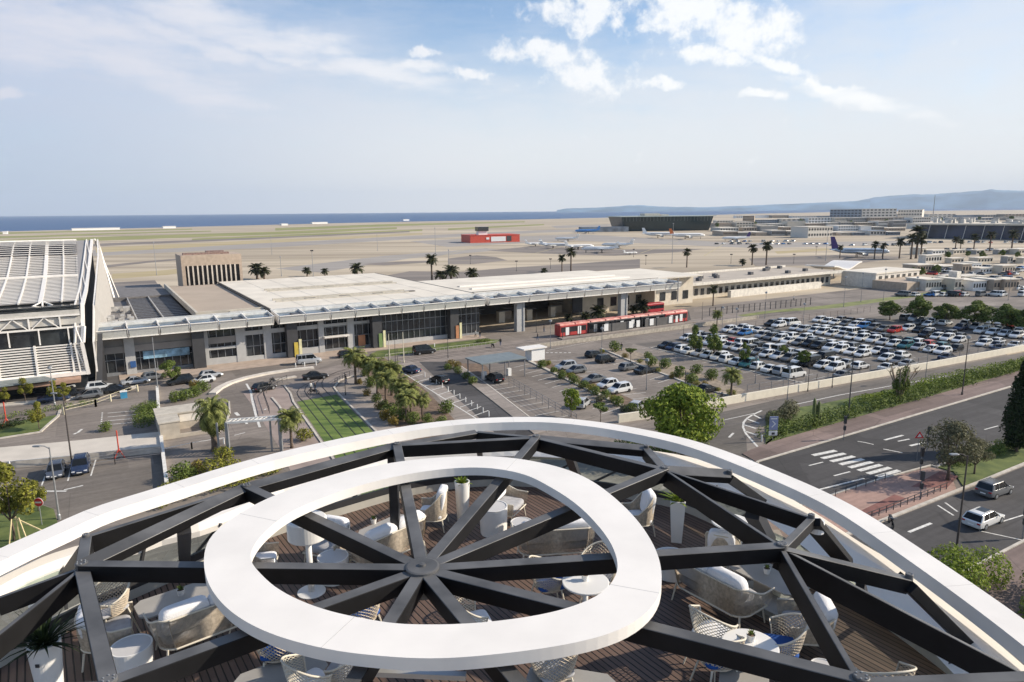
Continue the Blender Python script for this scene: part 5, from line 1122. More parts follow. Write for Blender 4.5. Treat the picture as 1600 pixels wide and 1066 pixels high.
# cars along the wall and at the rental area
k=0
for i in range(14):
    if rng.random()<.8: c=rng.choice(cols); car('%s car parked along the boundary wall, %s from the left'%(c,ORD[k]),c,'saloon',G(97+i*6.2,73.8+i*.42),ANG,'cars along the boundary wall'); k+=1
k=0
for (xa,xb,y) in ((1445,1600,438),(1455,1600,430),(1520,1600,420),(1540,1600,410),(1120,1250,378),(1440,1600,380),(1400,1470,446),(1410,1600,463),(1400,1600,453),(1440,1600,425),(1300,1420,384),(1120,1300,382),(1470,1600,392)):
    x=xa; r_=k; j=0
    while x<xb:
        if rng.random()<.72: c=rng.choice(cols); q=P(x,y); car('%s car among the far service cars, %s in the line near height %d'%(c,ORD[min(j,27)],y),c,rng.choice(['hatch','van']),q,ANG+PI/2*rng.randrange(2),'far service cars'); j+=1
        x+=rng.uniform(9,13)
    k+=1
# motorcycles
def make_moto():
    r=thing('motorcycle','m','motorcycle')
    for x in (-.68,.68): 
        w=MB(); n=14; w.tube([(x+.29*math.cos(2*PI*j/n),0,.32+.29*math.sin(2*PI*j/n)) for j in range(n)],.06,6,closed=True); w.build('wheel',tyre,r)
    mb=MB(); mb.tube([(-.68,0,.32),(-.2,0,.5),(.3,0,.45),(.5,0,.85),(.68,0,.32)],.06,6); mb.cushion((.1,0,.68),(.6,.3,.3)); mb.build('body',M('car_paint_black',(.015,.016,.018)),r,smooth=True)
    MB().cushion((-.4,0,.78),(.7,.28,.14)).build('seat',M('black_trim',(.02,.02,.02)),r,smooth=True); MB().tube([(.45,-.36,1.0),(.5,0,.98),(.45,.36,1.0)],.03,6).build('handlebar',galv,r)
    return r
mo=Kit(make_moto)
def make_person(top,leg,arm=0):
    def f():
        r=thing('person','p','person'); me=bpy.data.meshes.new('body'); skinm=M('skin',(.45,.28,.20),.6)
        V=[(0,0,.95),(0,0,1.2),(0,0,1.42),(0,0,1.52),(0,0,1.62),(0,.01,1.74),(.1,0,.9),(.12,.06,.5),(.12,0,.08),(.13,.12,.04),(-.1,0,.9),(-.12,-.08,.5),(-.12,-.18,.08),(-.13,-.06,.04),(.19,0,1.40),(.25,.0,1.12),(.24,.12,.88),(.24,.16,.80),(-.19,0,1.40),(-.25,0,1.12),(-.24,.10,.88),(-.24,.14,.80)]
        E_=[(0,1),(1,2),(2,3),(3,4),(4,5),(0,6),(6,7),(7,8),(8,9),(0,10),(10,11),(11,12),(12,13),(2,14),(14,15),(15,16),(16,17),(2,18),(18,19),(19,20),(20,21)]
        R_=[.15,.13,.16,.06,.09,.09,.095,.06,.045,.04,.095,.06,.045,.04,.06,.045,.035,.035,.06,.045,.035,.035]
        me.from_pydata(V,E_,[]); o=bpy.data.objects.new('body',me); COL.objects.link(o); o.parent=r
        sk=o.modifiers.new('s','SKIN'); 
        for i,d in enumerate(me.skin_vertices[0].data if me.skin_vertices else []): d.radius=(R_[i],R_[i]*.8)
        if not me.skin_vertices:
            me.skin_vertices.new() if hasattr(me.skin_vertices,'new') else None
        me.materials.append(top); return r
    return f
def make_person2(top,leg,hair):
    # one continuous lathed-and-limbed figure
    def f():
        r=thing('person','p','person'); skinm=M('skin',(.45,.28,.20),.6)
        mb=MB()
        def ringloft(rs,mi):
            n=8; vs=[]
            for x,y,z,rx,ry in rs:
                for j in range(n): vs.append((x+rx*math.cos(2*PI*j/n),y+ry*math.sin(2*PI*j/n),z))
            fs=[]
            for i in range(len(rs)-1):
                for j in range(n): fs.append((i*n+j,i*n+(j+1)%n,(i+1)*n+(j+1)%n,(i+1)*n+j))
            fs+=[tuple(range(n))[::-1],tuple((len(rs)-1)*n+j for j in range(n))]; mb.add(vs,fs,mi)
        for s,fy in((1,.10),(-1,-.12)): ringloft([(s*.1,fy*1.6,0,.05,.12),(s*.1,fy*1.5,.09,.05,.06),(s*.1,fy*.8,.48,.065,.07),(s*.09,0,.92,.09,.1)],1)
        ringloft([(0,0,.86,.17,.12),(0,0,1.05,.15,.11),(0,0,1.3,.19,.12),(0,0,1.44,.2,.1),(0,0,1.5,.07,.06)],0)
        ringloft([(0,0,1.47,.055,.055),(0,.01,1.56,.06,.07),(0,.01,1.64,.078,.095),(0,.01,1.72,.07,.085),(0,.01,1.77,.03,.04)],2)
        for s,fy in((1,-.12),(-1,.14)): ringloft([(s*.20,fy*1.4,.80,.03,.04),(s*.24,fy,.92,.035,.035),(s*.235,fy*.3,1.15,.045,.05),(s*.19,0,1.42,.06,.06)],0)
        mb.ch=[(0,0)]; mb.build('body',[top,leg,skinm],r,smooth=True)
        MB().ell((0,-.01,1.70),(.085,.105,.09)).build('hair',hair,r,smooth=True); return r
    return f
bl=M('black_cloth',(.02,.02,.022),.9); wh=M('white_cloth',(.6,.6,.58),.9); bj=M('blue_cloth',(.06,.09,.16),.9); bg_=M('brown_hair',(.05,.03,.02),.8)
pA=Kit(make_person2(wh,bl,bg_)); pBk=Kit(make_person2(bl,bj,bg_))
for (x,y,k,l) in [(486,612,pA,'person in a white top walking on the tram tracks, left one'),(493,614,pBk,'person in black walking on the tram tracks, right one'),(541,600,pBk,'person in dark clothes standing on the footpath by the palms'),(743,527,pA,'person in a white top under the terminal roof near the verge'),(750,528,pBk,'person in black under the terminal roof near the verge'),(782,540,pBk,'person in dark clothes by the white railing end'),(840,532,pBk,'person in black beside the tram wall'),(913,513,pBk,'person in dark clothes waiting at the tram stop, left'),(920,512,pA,'person in a white top waiting at the tram stop'),(928,512,pBk,'person in black waiting at the tram stop, right'),(850,519,pBk,'person walking between column and tram stop'),(971,548,pBk,'person in black on the planted median'),(1240,470,pA,'person in white far along the green strip')]:
    q=P(x,y); k.put(l,(q.x,q.y,0),random.uniform(0,6),scale=1.0)
for (x,y,l) in [(1392,821,'black motorcycle on the lower road just beyond the white rim'),(490,616,'small motorcycle beside the two people on the tracks'),(425,598,'motorcycle parked by the bend kerb, left'),(770,543,'motorcycle by the end of the white railing'),(1127,618+4,'motorcycle parked by the wall near the planted median')]:
    q=P(x,y); mo.put(l,(q.x,q.y,0),random.uniform(0,6),'motorcycles')
# red double deck bus and blue bin
q=P(1020,489); r=thing('bus','bright red bus behind the tram stop','bus',(q.x,q.y,0),ANG)
MB().bx(-3.4,3.4,-1.2,1.2,.35,3.0).build('body',M('bus_red',(.38,.02,.03),.4),r,bevel=.2); MB().bx(-3.2,3.2,-1.23,-1.19,1.4,2.4).build('windows',carglass,r)
for x in(-2.6,2.6):
    for y in(-1.1,1.1): wheel_mb(x,y,.45).build('wheel',tyre,r)
q=P(194,622); r=thing('blue_bin','blue and white bin on the drop off kerb','bin',(q.x,q.y,0),ANG); MB().bx(-.5,.5,-.4,.4,0,1.1).build('body',M('bin_blue',(.05,.25,.42),.5),r); MB().bx(-.55,.55,-.45,.45,1.1,1.2).build('lid',whiteplain,r)
# ------------------------------------------------------------------ aircraft
def make_plane(L,span,fin,body,tailm,jet=False):
    def f():
        r=thing('aircraft','a','aircraft'); R=L*.052
        pr=[(-L/2,.1*R,R*1.7),(-L*.40,.5*R,R*1.5),(-L*.28,.95*R,R*1.25),(-L*.1,R,R*1.2),(L*.33,R,R*1.2),(L*.43,.8*R,R*1.1),(L*.485,.4*R,R*.95),(L/2,.06*R,R*.85)]
        mb=MB(); n=12; vs=[(x,rr*math.cos(2*PI*j/n),z+R+rr*math.sin(2*PI*j/n)) for x,rr,z in pr for j in range(n)]; fs=[]
        for i in range(len(pr)-1):
            for j in range(n): fs.append((i*n+j,(i+1)*n+j,(i+1)*n+(j+1)%n,i*n+(j+1)%n))
        mb.add(vs,fs); mb.build('fuselage',body,r,smooth=True)
        z=R*1.6
        for s in(-1,1):
            MB().add([(L*.1,s*R*.6,z),(-L*.06,s*R*.6,z),(-L*.18,s*span/2,z+span*.04),(-L*.13,s*span/2,z+span*.04),(L*.1,s*R*.6,z+.5),(-L*.06,s*R*.6,z+.3),(-L*.18,s*span/2,z+span*.04+.15),(-L*.13,s*span/2,z+span*.04+.15)],[(0,3,2,1),(4,5,6,7),(0,1,5,4),(1,2,6,5),(2,3,7,6),(3,0,4,7)]).build('wing',body,r)
            zt=z+(fin if jet else R*.9)
            MB().add([(-L*.40,0,zt),(-L*.47,0,zt),(-L*.5,s*span*.18,zt+.1),(-L*.46,s*span*.18,zt+.1),(-L*.40,0,zt+.2),(-L*.47,0,zt+.2),(-L*.5,s*span*.18,zt+.2),(-L*.46,s*span*.18,zt+.2)],[(0,3,2,1),(4,5,6,7),(0,1,5,4),(1,2,6,5),(2,3,7,6),(3,0,4,7)]).build('tailplane',body,r)
            e=MB(); ex,ey,ez=((-L*.25,s*R*1.6,z+R*.5) if jet else (L*.06,s*span*.17,z-R*.5)); er=R*(.45 if jet else .55)
            vs=[(ex+dx,ey+er*k_*math.cos(2*PI*j/10),ez+er*k_*math.sin(2*PI*j/10)) for dx,k_ in((L*.05,.85),(L*.03,1),(-L*.04,.8)) for j in range(10)]
            e.add(vs,[(i*10+j,i*10+(j+1)%10,(i+1)*10+(j+1)%10,(i+1)*10+j) for i in range(2) for j in range(10)]+[tuple(range(10)),tuple(range(29,19,-1))]); e.build('engine',galv if not jet else body,r,smooth=True)
            MB().cyl(-L*.04,s*R*.9,0,z,.25,n=6).build('landing_gear',darkM,r)
        MB().cyl(L*.38,0,0,R*1.6,.2,n=6).build('landing_gear',darkM,r)
        MB().add([(-L*.33,-.2,z+R*.9),(-L*.46,-.2,z+R*.9),(-L*.5,-.1,z+R*.9+fin),(-L*.43,-.1,z+R*.9+fin),(-L*.33,.2,z+R*.9),(-L*.46,.2,z+R*.9),(-L*.5,.1,z+R*.9+fin),(-L*.43,.1,z+R*.9+fin)],[(0,3,2,1),(4,5,6,7),(0,1,5,4),(1,2,6,5),(2,3,7,6),(3,0,4,7)]).build('tail_fin',tailm,r)
        MB().bx(-L*.25,L*.36,-R*1.005,-R*.99,z+R*.75,z+R*.95).build('window_line',dglass,r)
        MB().bx(L*.43,L*.455,-R*.55,R*.55,z+R*.6,z+R*.95).build('cockpit_window',dglass,r)
        return r
    return f
orange=M('airline_orange',(.62,.16,.03),.4); purple=M('tail_purple',(.06,.03,.16),.4); palebl=M('airline_blue',(.08,.25,.55),.4)
jw=Kit(make_plane(20,19,3.2,whiteplain,whiteplain,True))
for x,y,rz,s,l in [(838,385,.1,1.0,'small white jet parked nearest the red hangar'),(866,388,-.2,1.25,'white business jet with dark belly shadow, second from the hangar'),(886,377,2.9,1.2,'white jet with raised tail behind the others'),(905,390,.2,1.2,'white jet in the middle of the parked group'),(938,395,3.0,1.35,'white jet before the pair of palms, front right'),(965,388,2.8,1.3,'white jet at the right end of the parked group'),(985,398,.4,.55,'tiny light aircraft right of the parked jets')]:
    q=P(x,y); jw.put(l,(q.x,q.y,0),rz,'parked business jets',s)
for kit,x,y,rz,s,l in [(Kit(make_plane(37,34,6,whiteplain,whiteplain)),1030,372,-.15,1,'white airliner before the dark glass terminal'),(Kit(make_plane(37,34,6,whiteplain,orange)),1073,374,.0,1.0,'white and orange airliner right of the white one'),(Kit(make_plane(37,34,6,palebl,palebl)),918,365,PI-.1,.9,'blue airliner left of the dark glass terminal'),(Kit(make_plane(36,34,8.5,M('hull_pale_blue',(.45,.52,.60),.4),purple)),1342,402,-.25,.95,'airliner with a purple tail behind the wavy canopy'),(Kit(make_plane(30,28,5.5,whiteplain,purple)),1150,377,PI,.9,'white airliner with a violet tail beside the sheds')]:
    q=P(x,y); kit.put(l,(q.x,q.y,0),rz,None,s)
q=P(1073,374); 
# white boats / surf line far away
for i,(x,y,w) in enumerate([(150,360.5,75),(265,357,20),(445,352.5,10),(500,350,24),(635,345,9),(8,366,7)]):
    A=P(x-w/2,y); r=thing('seaside_building','long low white building on the shore, %s from the left'%ORD[i],'building',(A.x,A.y,0),math.radians(-35+40)); L_=(P(x+w/2,y-w*.02)-A); r.rotation_euler.z=math.atan2(L_.y,L_.x)
    MB().bx(0,L_.length,0,14,0,3.6 if i else 4).build('wall',whiteplain,r); MB().bx(-.5,L_.length+.5,-.5,14.5,3.6 if i else 4,4.3).build('roof',white,r)
# ------------------------------------------------------------------ hotel roof terrace
DZ=23.5
def D(px,py,h=0): return P(px,py,DZ+h)
def resample(pts,n):
    pts=[Vector(p) for p in pts]; 
    # catmull-rom densify
    d=[]
    for i in range(len(pts)-1):
        p0=pts[max(0,i-1)];p1=pts[i];p2=pts[i+1];p3=pts[min(len(pts)-1,i+2)]
        for k in range(12):
            t=k/12; d.append(.5*((2*p1)+(p2-p0)*t+(2*p0-5*p1+4*p2-p3)*t*t+(3*p1-p0-3*p2+p3)*t**3))
    d.append(pts[-1]); L_=[0]
    for a,b in zip(d,d[1:]): L_.append(L_[-1]+(b-a).length)
    out=[]; j=0
    for i in range(n):
        s=L_[-1]*i/(n-1)
        while j<len(d)-2 and L_[j+1]<s: j+=1
        f=(s-L_[j])/max(1e-6,L_[j+1]-L_[j]); out.append(d[j].lerp(d[j+1],min(1,f)))
    return out
def offs(line,dist,centre=Vector((0,6,0)),dz=0):
    out=[]
    for i,p in enumerate(line):
        a=line[max(0,i-1)];b=line[min(len(line)-1,i+1)]; t=(b-a); nrm=Vector((-t.y,t.x,0)).normalized()
        if (centre-p).dot(nrm)<0: nrm=-nrm
        out.append(Vector((p.x+nrm.x*dist,p.y+nrm.y*dist,p.z+dz)))
    return out
def loft(lines,mb=None,mi=0,closed_section=False):
    mb=mb or MB(); n=len(lines[0]); k=len(lines); vs=[q for l in lines for q in l]; fs=[]
    for a in range(k if closed_section else k-1):
        b=(a+1)%k
        for i in range(n-1): fs.append((a*n+i,a*n+i+1,b*n+i+1,b*n+i))
    mb.add(vs,fs,mi); return mb
NN=90
RIMZ=24.85
rim=resample([P(x,y,RIMZ) for x,y in [(-330,1030),(-140,925),(0,857),(70,826),(146,793),(249,761),(377,722),(482,696),(612,669.5),(720,655.5),(840,651.6),(940,660),(1045,679),(1120,700),(1226,741),(1330,789),(1450,865),(1600,968),(1760,1090),(1950,1250)]],NN)
HT=thing('hotel_roof_rim','broad white curved roof rim sweeping round the whole terrace','roof rim',(0,0,0))
r1=offs(rim,.43); loft([rim,r1,offs(r1,.02,dz=-.20),offs(rim,-.02,dz=-.20)],closed_section=True).build('rim_band',white,HT,smooth=False)
for i in range(3,NN-2,5):
    a=rim[i]; b=r1[i]; q=MB(); q.beam(a+Vector((0,0,.0012)),b+Vector((0,0,.0012)),.003,.002); q.build('panel_joint',M('joint_grey',(.45,.44,.42),.8),HT)
CZ=24.45
cop=resample([P(x,y,CZ) for x,y in [(-330,1110),(-120,970),(0,899),(60,873),(120,853),(200,837),(247,822),(313,806),(383,777),(426,760),(475,748),(540,729),(608,712),(705,702),(780,696),(849,695),(940,699),(1024,705),(1100,720),(1189,754),(1271,800),(1340,845),(1408,886),(1513,965),(1600,1040),(1760,1170),(1950,1330)]],NN)
BL=thing('terrace_balustrade','low white topped balustrade with greenish glass panels round the terrace deck','balustrade',(0,0,0))
cin=offs(cop,.30); csl=[a.lerp(b,max(0,min(1,(i/NN-.45)/.3))) for i,(a,b) in enumerate(zip(offs(cop,.34,dz=-.14),offs(cop,.72,dz=-.24)))]
loft([cop,cin,csl,offs(cop,.32,dz=-.25),offs(cop,.02,dz=-.16)],closed_section=True).build('coping',white,BL)
edge=resample([D(x,y) for x,y in [(-330,1200),(-60,1075),(0,1044),(100,990),(171,953),(260,913),(330,880),(430,838),(540,803),(640,775),(731,762),(806,760),(900,768),(1020,787),(1072,801),(1150,838),(1274,906),(1375,975),(1475,1050),(1580,1140),(1700,1260)]],NN)
ko=offs(edge,-.34,dz=.17); loft([edge,offs(edge,0,dz=.17),ko,offs(edge,-.36,dz=-.3)]).build('kerb',M('cream_kerb_stone',(.40,.385,.34),.8,var=.1,scale=2),BL)
gb=ko; gt_=[a.lerp(b,max(0,min(1,(i/NN-.45)/.3))) for i,(a,b) in enumerate(zip(offs(cop,.33,dz=-.17),offs(cop,.66,dz=-.24)))]
for i in range(4,NN-5,4):
    mb=MB(); j=min(i+4,NN-1)
    ln=[gb[i:j+1],gt_[i:j+1]]; 
    loft([[Vector((p.x,p.y,p.z-.02)) for p in ln[0]],ln[1]],mb); mb.build('glass_panel',balglass,BL)
    a,b=gb[i],gt_[i]; q=MB(); q.beam(a,b+Vector((0,0,.05)),.05,.05); q.build('post',darkM,BL)
dk=M('base_shadow_gap_black',(.02,.02,.022),.7)
loft([offs(edge,.0,dz=.172),offs(edge,-.02,dz=.30),offs(edge,-.08,dz=.30),offs(edge,-.10,dz=.17)]).build('bottom_rail',steelB,BL)
# deck with boards
def deckmat():
    m=bpy.data.materials.new('dark_wood_decking'); m.use_nodes=True; nt=m.node_tree;N=nt.nodes;L=nt.links;b=N['Principled BSDF']
    tc=N.new('ShaderNodeTexCoord'); mp=N.new('ShaderNodeMapping'); mp.inputs['Rotation'].default_value=(0,0,-math.atan2(.82,-.57)); L.new(tc.outputs['Object'],mp.inputs[0]); sx=N.new('ShaderNodeSeparateXYZ'); L.new(mp.outputs[0],sx.inputs[0])
    def mm(op,a,b_=None):
        n=N.new('ShaderNodeMath'); n.operation=op
        for i,q in enumerate((a,b_)):
            if q is None: continue
            if isinstance(q,(int,float)): n.inputs[i].default_value=q
            else: L.new(q,n.inputs[i])
        return n.outputs[0]
    u=mm('DIVIDE',sx.outputs[1],.098); fr=mm('FRACT',u); fl=mm('FLOOR',u); gap=mm('ABSOLUTE',mm('SUBTRACT',fr,.5))
    g=N.new('ShaderNodeMapRange'); L.new(gap,g.inputs[0]); g.inputs[1].default_value=.36; g.inputs[2].default_value=.44
    wn=N.new('ShaderNodeTexWhiteNoise'); wn.noise_dimensions='2D'; cx=N.new('ShaderNodeCombineXYZ'); L.new(fl,cx.inputs[0]); L.new(mm('FLOOR',mm('ADD',mm('DIVIDE',sx.outputs[0],2.1),mm('MULTIPLY',fl,.37))),cx.inputs[1]); L.new(cx.outputs[0],wn.inputs['Vector'])
    nz=N.new('ShaderNodeTexNoise'); nz.inputs['Scale'].default_value=3; nz.inputs['Detail'].default_value=6; m2=N.new('ShaderNodeMapping'); m2.inputs['Scale'].default_value=(1,14,1); L.new(mp.outputs[0],m2.inputs[0]); L.new(m2.outputs[0],nz.inputs['Vector'])
    mx=N.new('ShaderNodeMix'); mx.data_type='RGBA'; L.new(mm('ADD',mm('MULTIPLY',wn.outputs['Value'],.6),mm('MULTIPLY',nz.outputs['Fac'],.5)),mx.inputs[0]); mx.inputs[6].default_value=(.078,.050,.038,1); mx.inputs[7].default_value=(.165,.108,.082,1)
    my=N.new('ShaderNodeMix'); my.data_type='RGBA'; L.new(g.outputs[0],my.inputs[0]); L.new(mx.outputs[2],my.inputs[6]); my.inputs[7].default_value=(.008,.006,.005,1); L.new(my.outputs[2],b.inputs['Base Color']); b.inputs['Roughness'].default_value=.6
    bp=N.new('ShaderNodeBump'); bp.invert=True; bp.inputs['Strength'].default_value=.8; bp.inputs['Distance'].default_value=.01; L.new(g.outputs[0],bp.inputs['Height']); L.new(bp.outputs[0],b.inputs['Normal'])
    return m
dpoly=[(p.x,p.y) for p in offs(edge,-.02)]+[(9,1.2),(-9,1.2)]
struct('terrace_floor',MB().prism(dpoly,DZ-.12,DZ),deckmat())
hb=thing('hotel_building','hotel building block carrying the terrace','building',(0,0,0)); MB().prism([(p.x,p.y) for p in offs(edge,-.22)]+[(9,1.0),(-9,1.0)],0,DZ-.13).build('wall',M('hotel_wall_grey',(.40,.40,.39),.8),hb)
# ---- steel roof structure
RS=thing('roof_structure','dark steel spoke roof frame with a white ring floating over the terrace','roof frame',(0,0,0))
ZN=26.05
Nd={'H':(660,886,ZN),'L1':(127,880,ZN),'L2':(385,758,ZN),'U1':(620,693,ZN),'U2':(838,681,ZN),'R2':(1039,730,ZN),'R1':(1222,850,ZN),'R3':(1346,1058,ZN),'B2':(850,1110,ZN),'B1b':(520,1110,ZN),'BL':(170,1062,ZN),
 'OL1':(134,836,25.9),'OT':(745,672,25.95),'OT2':(1010,697,25.95),'O2':(1140,736,25.9),'O1':(1268,805,25.85),'O3':(1421,898,25.6),'E1':(1600,1046,25.2),'E0':(1640,1046,ZN),
 'W0':(-10,929,25.9),'W1':(-20,996,25.9),'W2':(-40,1068,ZN),'C1':(1320,868,24.6),'C3':(1510,988,24.5),'CL':(96,892,24.55),'C2':(1193,775,24.6)}
V={k:P(*v) for k,v in Nd.items()}
steelS=M('shaded_beam_side',(.011,.011,.012),.55,var=.25,scale=2,spec=.22)  # shade painted into the beam sides, darker than their top faces
BZ=[0]
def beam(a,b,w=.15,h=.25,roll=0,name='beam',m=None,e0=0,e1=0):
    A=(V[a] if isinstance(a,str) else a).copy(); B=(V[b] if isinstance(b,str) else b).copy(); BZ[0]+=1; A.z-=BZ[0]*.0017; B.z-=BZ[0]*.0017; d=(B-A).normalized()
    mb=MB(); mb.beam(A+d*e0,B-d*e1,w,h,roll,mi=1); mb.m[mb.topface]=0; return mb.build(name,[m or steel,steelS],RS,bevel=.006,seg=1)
k_=0
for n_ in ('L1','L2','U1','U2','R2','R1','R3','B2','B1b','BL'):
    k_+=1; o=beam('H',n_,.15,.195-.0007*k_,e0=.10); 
hub=MB(); h_=V['H']; hub.lathe([(.19,h_.z-.30),(.19,h_.z+.010),(.17,h_.z+.018),(.04,h_.z+.018),(.035,h_.z+.04),(.0,h_.z+.045)],(h_.x,h_.y),32); hub.build('hub',steel,RS)
i=0
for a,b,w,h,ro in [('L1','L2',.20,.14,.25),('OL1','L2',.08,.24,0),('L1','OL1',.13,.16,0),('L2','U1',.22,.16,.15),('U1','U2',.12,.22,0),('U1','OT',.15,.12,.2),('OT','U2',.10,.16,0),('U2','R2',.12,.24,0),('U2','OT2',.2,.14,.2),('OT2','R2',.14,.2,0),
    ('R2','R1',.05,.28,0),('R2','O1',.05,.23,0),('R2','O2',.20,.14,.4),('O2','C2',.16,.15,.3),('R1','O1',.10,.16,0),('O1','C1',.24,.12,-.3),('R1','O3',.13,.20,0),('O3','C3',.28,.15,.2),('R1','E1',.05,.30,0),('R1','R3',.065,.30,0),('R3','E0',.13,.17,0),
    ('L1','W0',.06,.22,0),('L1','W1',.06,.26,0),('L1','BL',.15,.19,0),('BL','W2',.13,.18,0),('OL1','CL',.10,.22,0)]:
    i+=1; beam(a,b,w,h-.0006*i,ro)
def col(px,py,z,to=None,w=.16,label=None):
    A=P(px,py,z); B=to if to is not None else Vector((A.x,A.y,DZ+.0)); MB().beam(A,B,w,w).build('column',steelB,RS)
col(614,700,25.8); 
for (x0,y0,z0,x1,y1,z1,w) in [(889,704,25.8,906,750,24.3,.14),(1178,790,25.7,1203,838,24.4,.20),(286,815,25.92,287,868,24.3,.17),(748,696,25.8,752,716,24.4,.10),(468,762,25.7,462,780,24.4,.14),(1345,905,25.5,1352,930,24.4,.10)]:
    MB().beam(P(x0,y0,z0),P(x1,y1,z1),w,w).build('strut',steelB,RS)
MB().cyl(*P(1276,826,25.6).xy,25.55,25.72,.10,n=14).build('joint',whiteplain,RS)
MB().beam(P(587,1047,25.75),P(728,1053,25.75),.07,.05).build('light_bar',M('aluminium_bar',(.6,.6,.58),.35,.5),RS)
for x,y in ((128,838),):
    pass
for k,n_ in enumerate(('L1','L2','U1','U2','R2','R1','R3','BL','O1','O2','O3','OL1','OT2')):
    p=V[n_]; g=MB(); rr_=.068 if k<8 else .045; g.lathe([(rr_,p.z-.08),(rr_,p.z+.004+.0005*k),(rr_*.9,p.z+.009+.0005*k)],(p.x,p.y),20); g.build('node_plate',steel,RS); 
    b=MB()
    for q in range(6): b.cyl(p.x+rr_*.68*math.cos(q*PI/3),p.y+rr_*.68*math.sin(q*PI/3),p.z+.005,p.z+.020,.008,n=6)
    b.ch=[(0,0)]; b.build('bolts',galv,RS)
# white ring
RZ=26.22
outer=[(319,872),(323,850),(334,832),(370,805),(409,783),(440,770),(482,754),(539,738),(608,724),(656,717.5),(731,713),(797,715),(863,727),(900,739),(933,757),(970,787),(1000,819),(1023,856),(1031,880),(1034,905),(1031,928),(1020,948),(994,971),(955,989.5),(897,1004),(820,1016.5),(710,1027.5),(635,1027.5),(560,1021),(534,1018),(469,1004),(412,985),(366,959),(337,930),(322,900)]
inner=[(389,869),(401,846),(424,822),(464,795),(539,766),(600,749),(656,738),(712,731.5),(765,731),(820,741),(839,750),(876,771),(904,791),(932,819),(952,845),(961,865),(966,884),(963,899),(940,928),(897,946),(860,957),(785,969),(710,975),(635,975),(600,971.5),(525,957),(469,938),(429,916),(409,897),(395,882)]
rc=P(665,862,RZ)
def polar(pts):
    q=[P(x,y,RZ)-rc for x,y in pts]; q=resample(q+[q[0],q[1]],400); A=np.array([math.atan2(p.y,p.x) for p in q]); Rr=np.array([p.xy.length for p in q]); o=np.argsort(A); A=A[o];Rr=Rr[o]
    th=np.linspace(-PI,PI,145)[:-1]; R=np.interp(th,np.r_[A-2*PI,A,A+2*PI],np.r_[Rr,Rr,Rr]); 
    for _ in range(6): R=(np.roll(R,1)+R*2+np.roll(R,-1))/4
    return [Vector((rc.x+r*math.cos(t),rc.y+r*math.sin(t),RZ)) for t,r in zip(th,R)]
ro_,ri_=polar(outer),polar(inner); dn=Vector((0,0,-.125)); cl=lambda l:l+[l[0]]
ringmb=loft([cl(ro_),cl(ri_),cl([p+dn for p in ri_]),cl([p+dn for p in ro_])],closed_section=True)
ringmb.build('white_ring',white,RS,bevel=0)
sm_=MB()
for th in (-.10*PI,.40*PI,-.62*PI,.88*PI):
    k=int((th+PI)/(2*PI)*144)%144; sm_=MB(); a,b=ri_[k],ro_[k]; sm_.beam(a+Vector((0,0,.0012)),b+Vector((0,0,.0012)),.004,.002); sm_.build('panel_joint',M('joint_grey',(.45,.44,.42),.8),RS)
# ------------------------------------------------------------------ terrace furniture
wick=M('taupe_rope_weave',(.47,.40,.31),.75,var=.2,scale=20); wickL=M('beige_frame',(.62,.57,.47),.6,var=.06); fab=M('white_fabric',(.76,.76,.77),.9,var=.05,scale=6,bump=.15); fabG=M('grey_fabric',(.36,.36,.37),.9,var=.1,scale=8); blueF=M('royal_blue_cushion',(.01,.07,.28),.85)
tabG=M('grey_table_top',(.34,.325,.30),.5,var=.06,scale=3); ceram=M('white_ceramic',(.76,.75,.72),.35,var=.03)
def arc_path(w,d,r,n=7):
    # open towards +y : from front right round the back to front left
    pts=[(w/2,d/2)]
    pts.append((w/2,-d/2+r))
    for k in range(1,n): a=PI/2*k/n; pts.append((w/2-r+r*math.cos(a),-d/2+r-r*math.sin(a)))
    pts.append((w/2-r,-d/2)); pts.append((-w/2+r,-d/2))
    for k in range(1,n): a=PI/2*k/n; pts.append((-w/2+r-r*math.sin(a),-d/2+r-r*math.cos(a)))
    pts.append((-w/2,-d/2+r)); pts.append((-w/2,d/2)); return pts
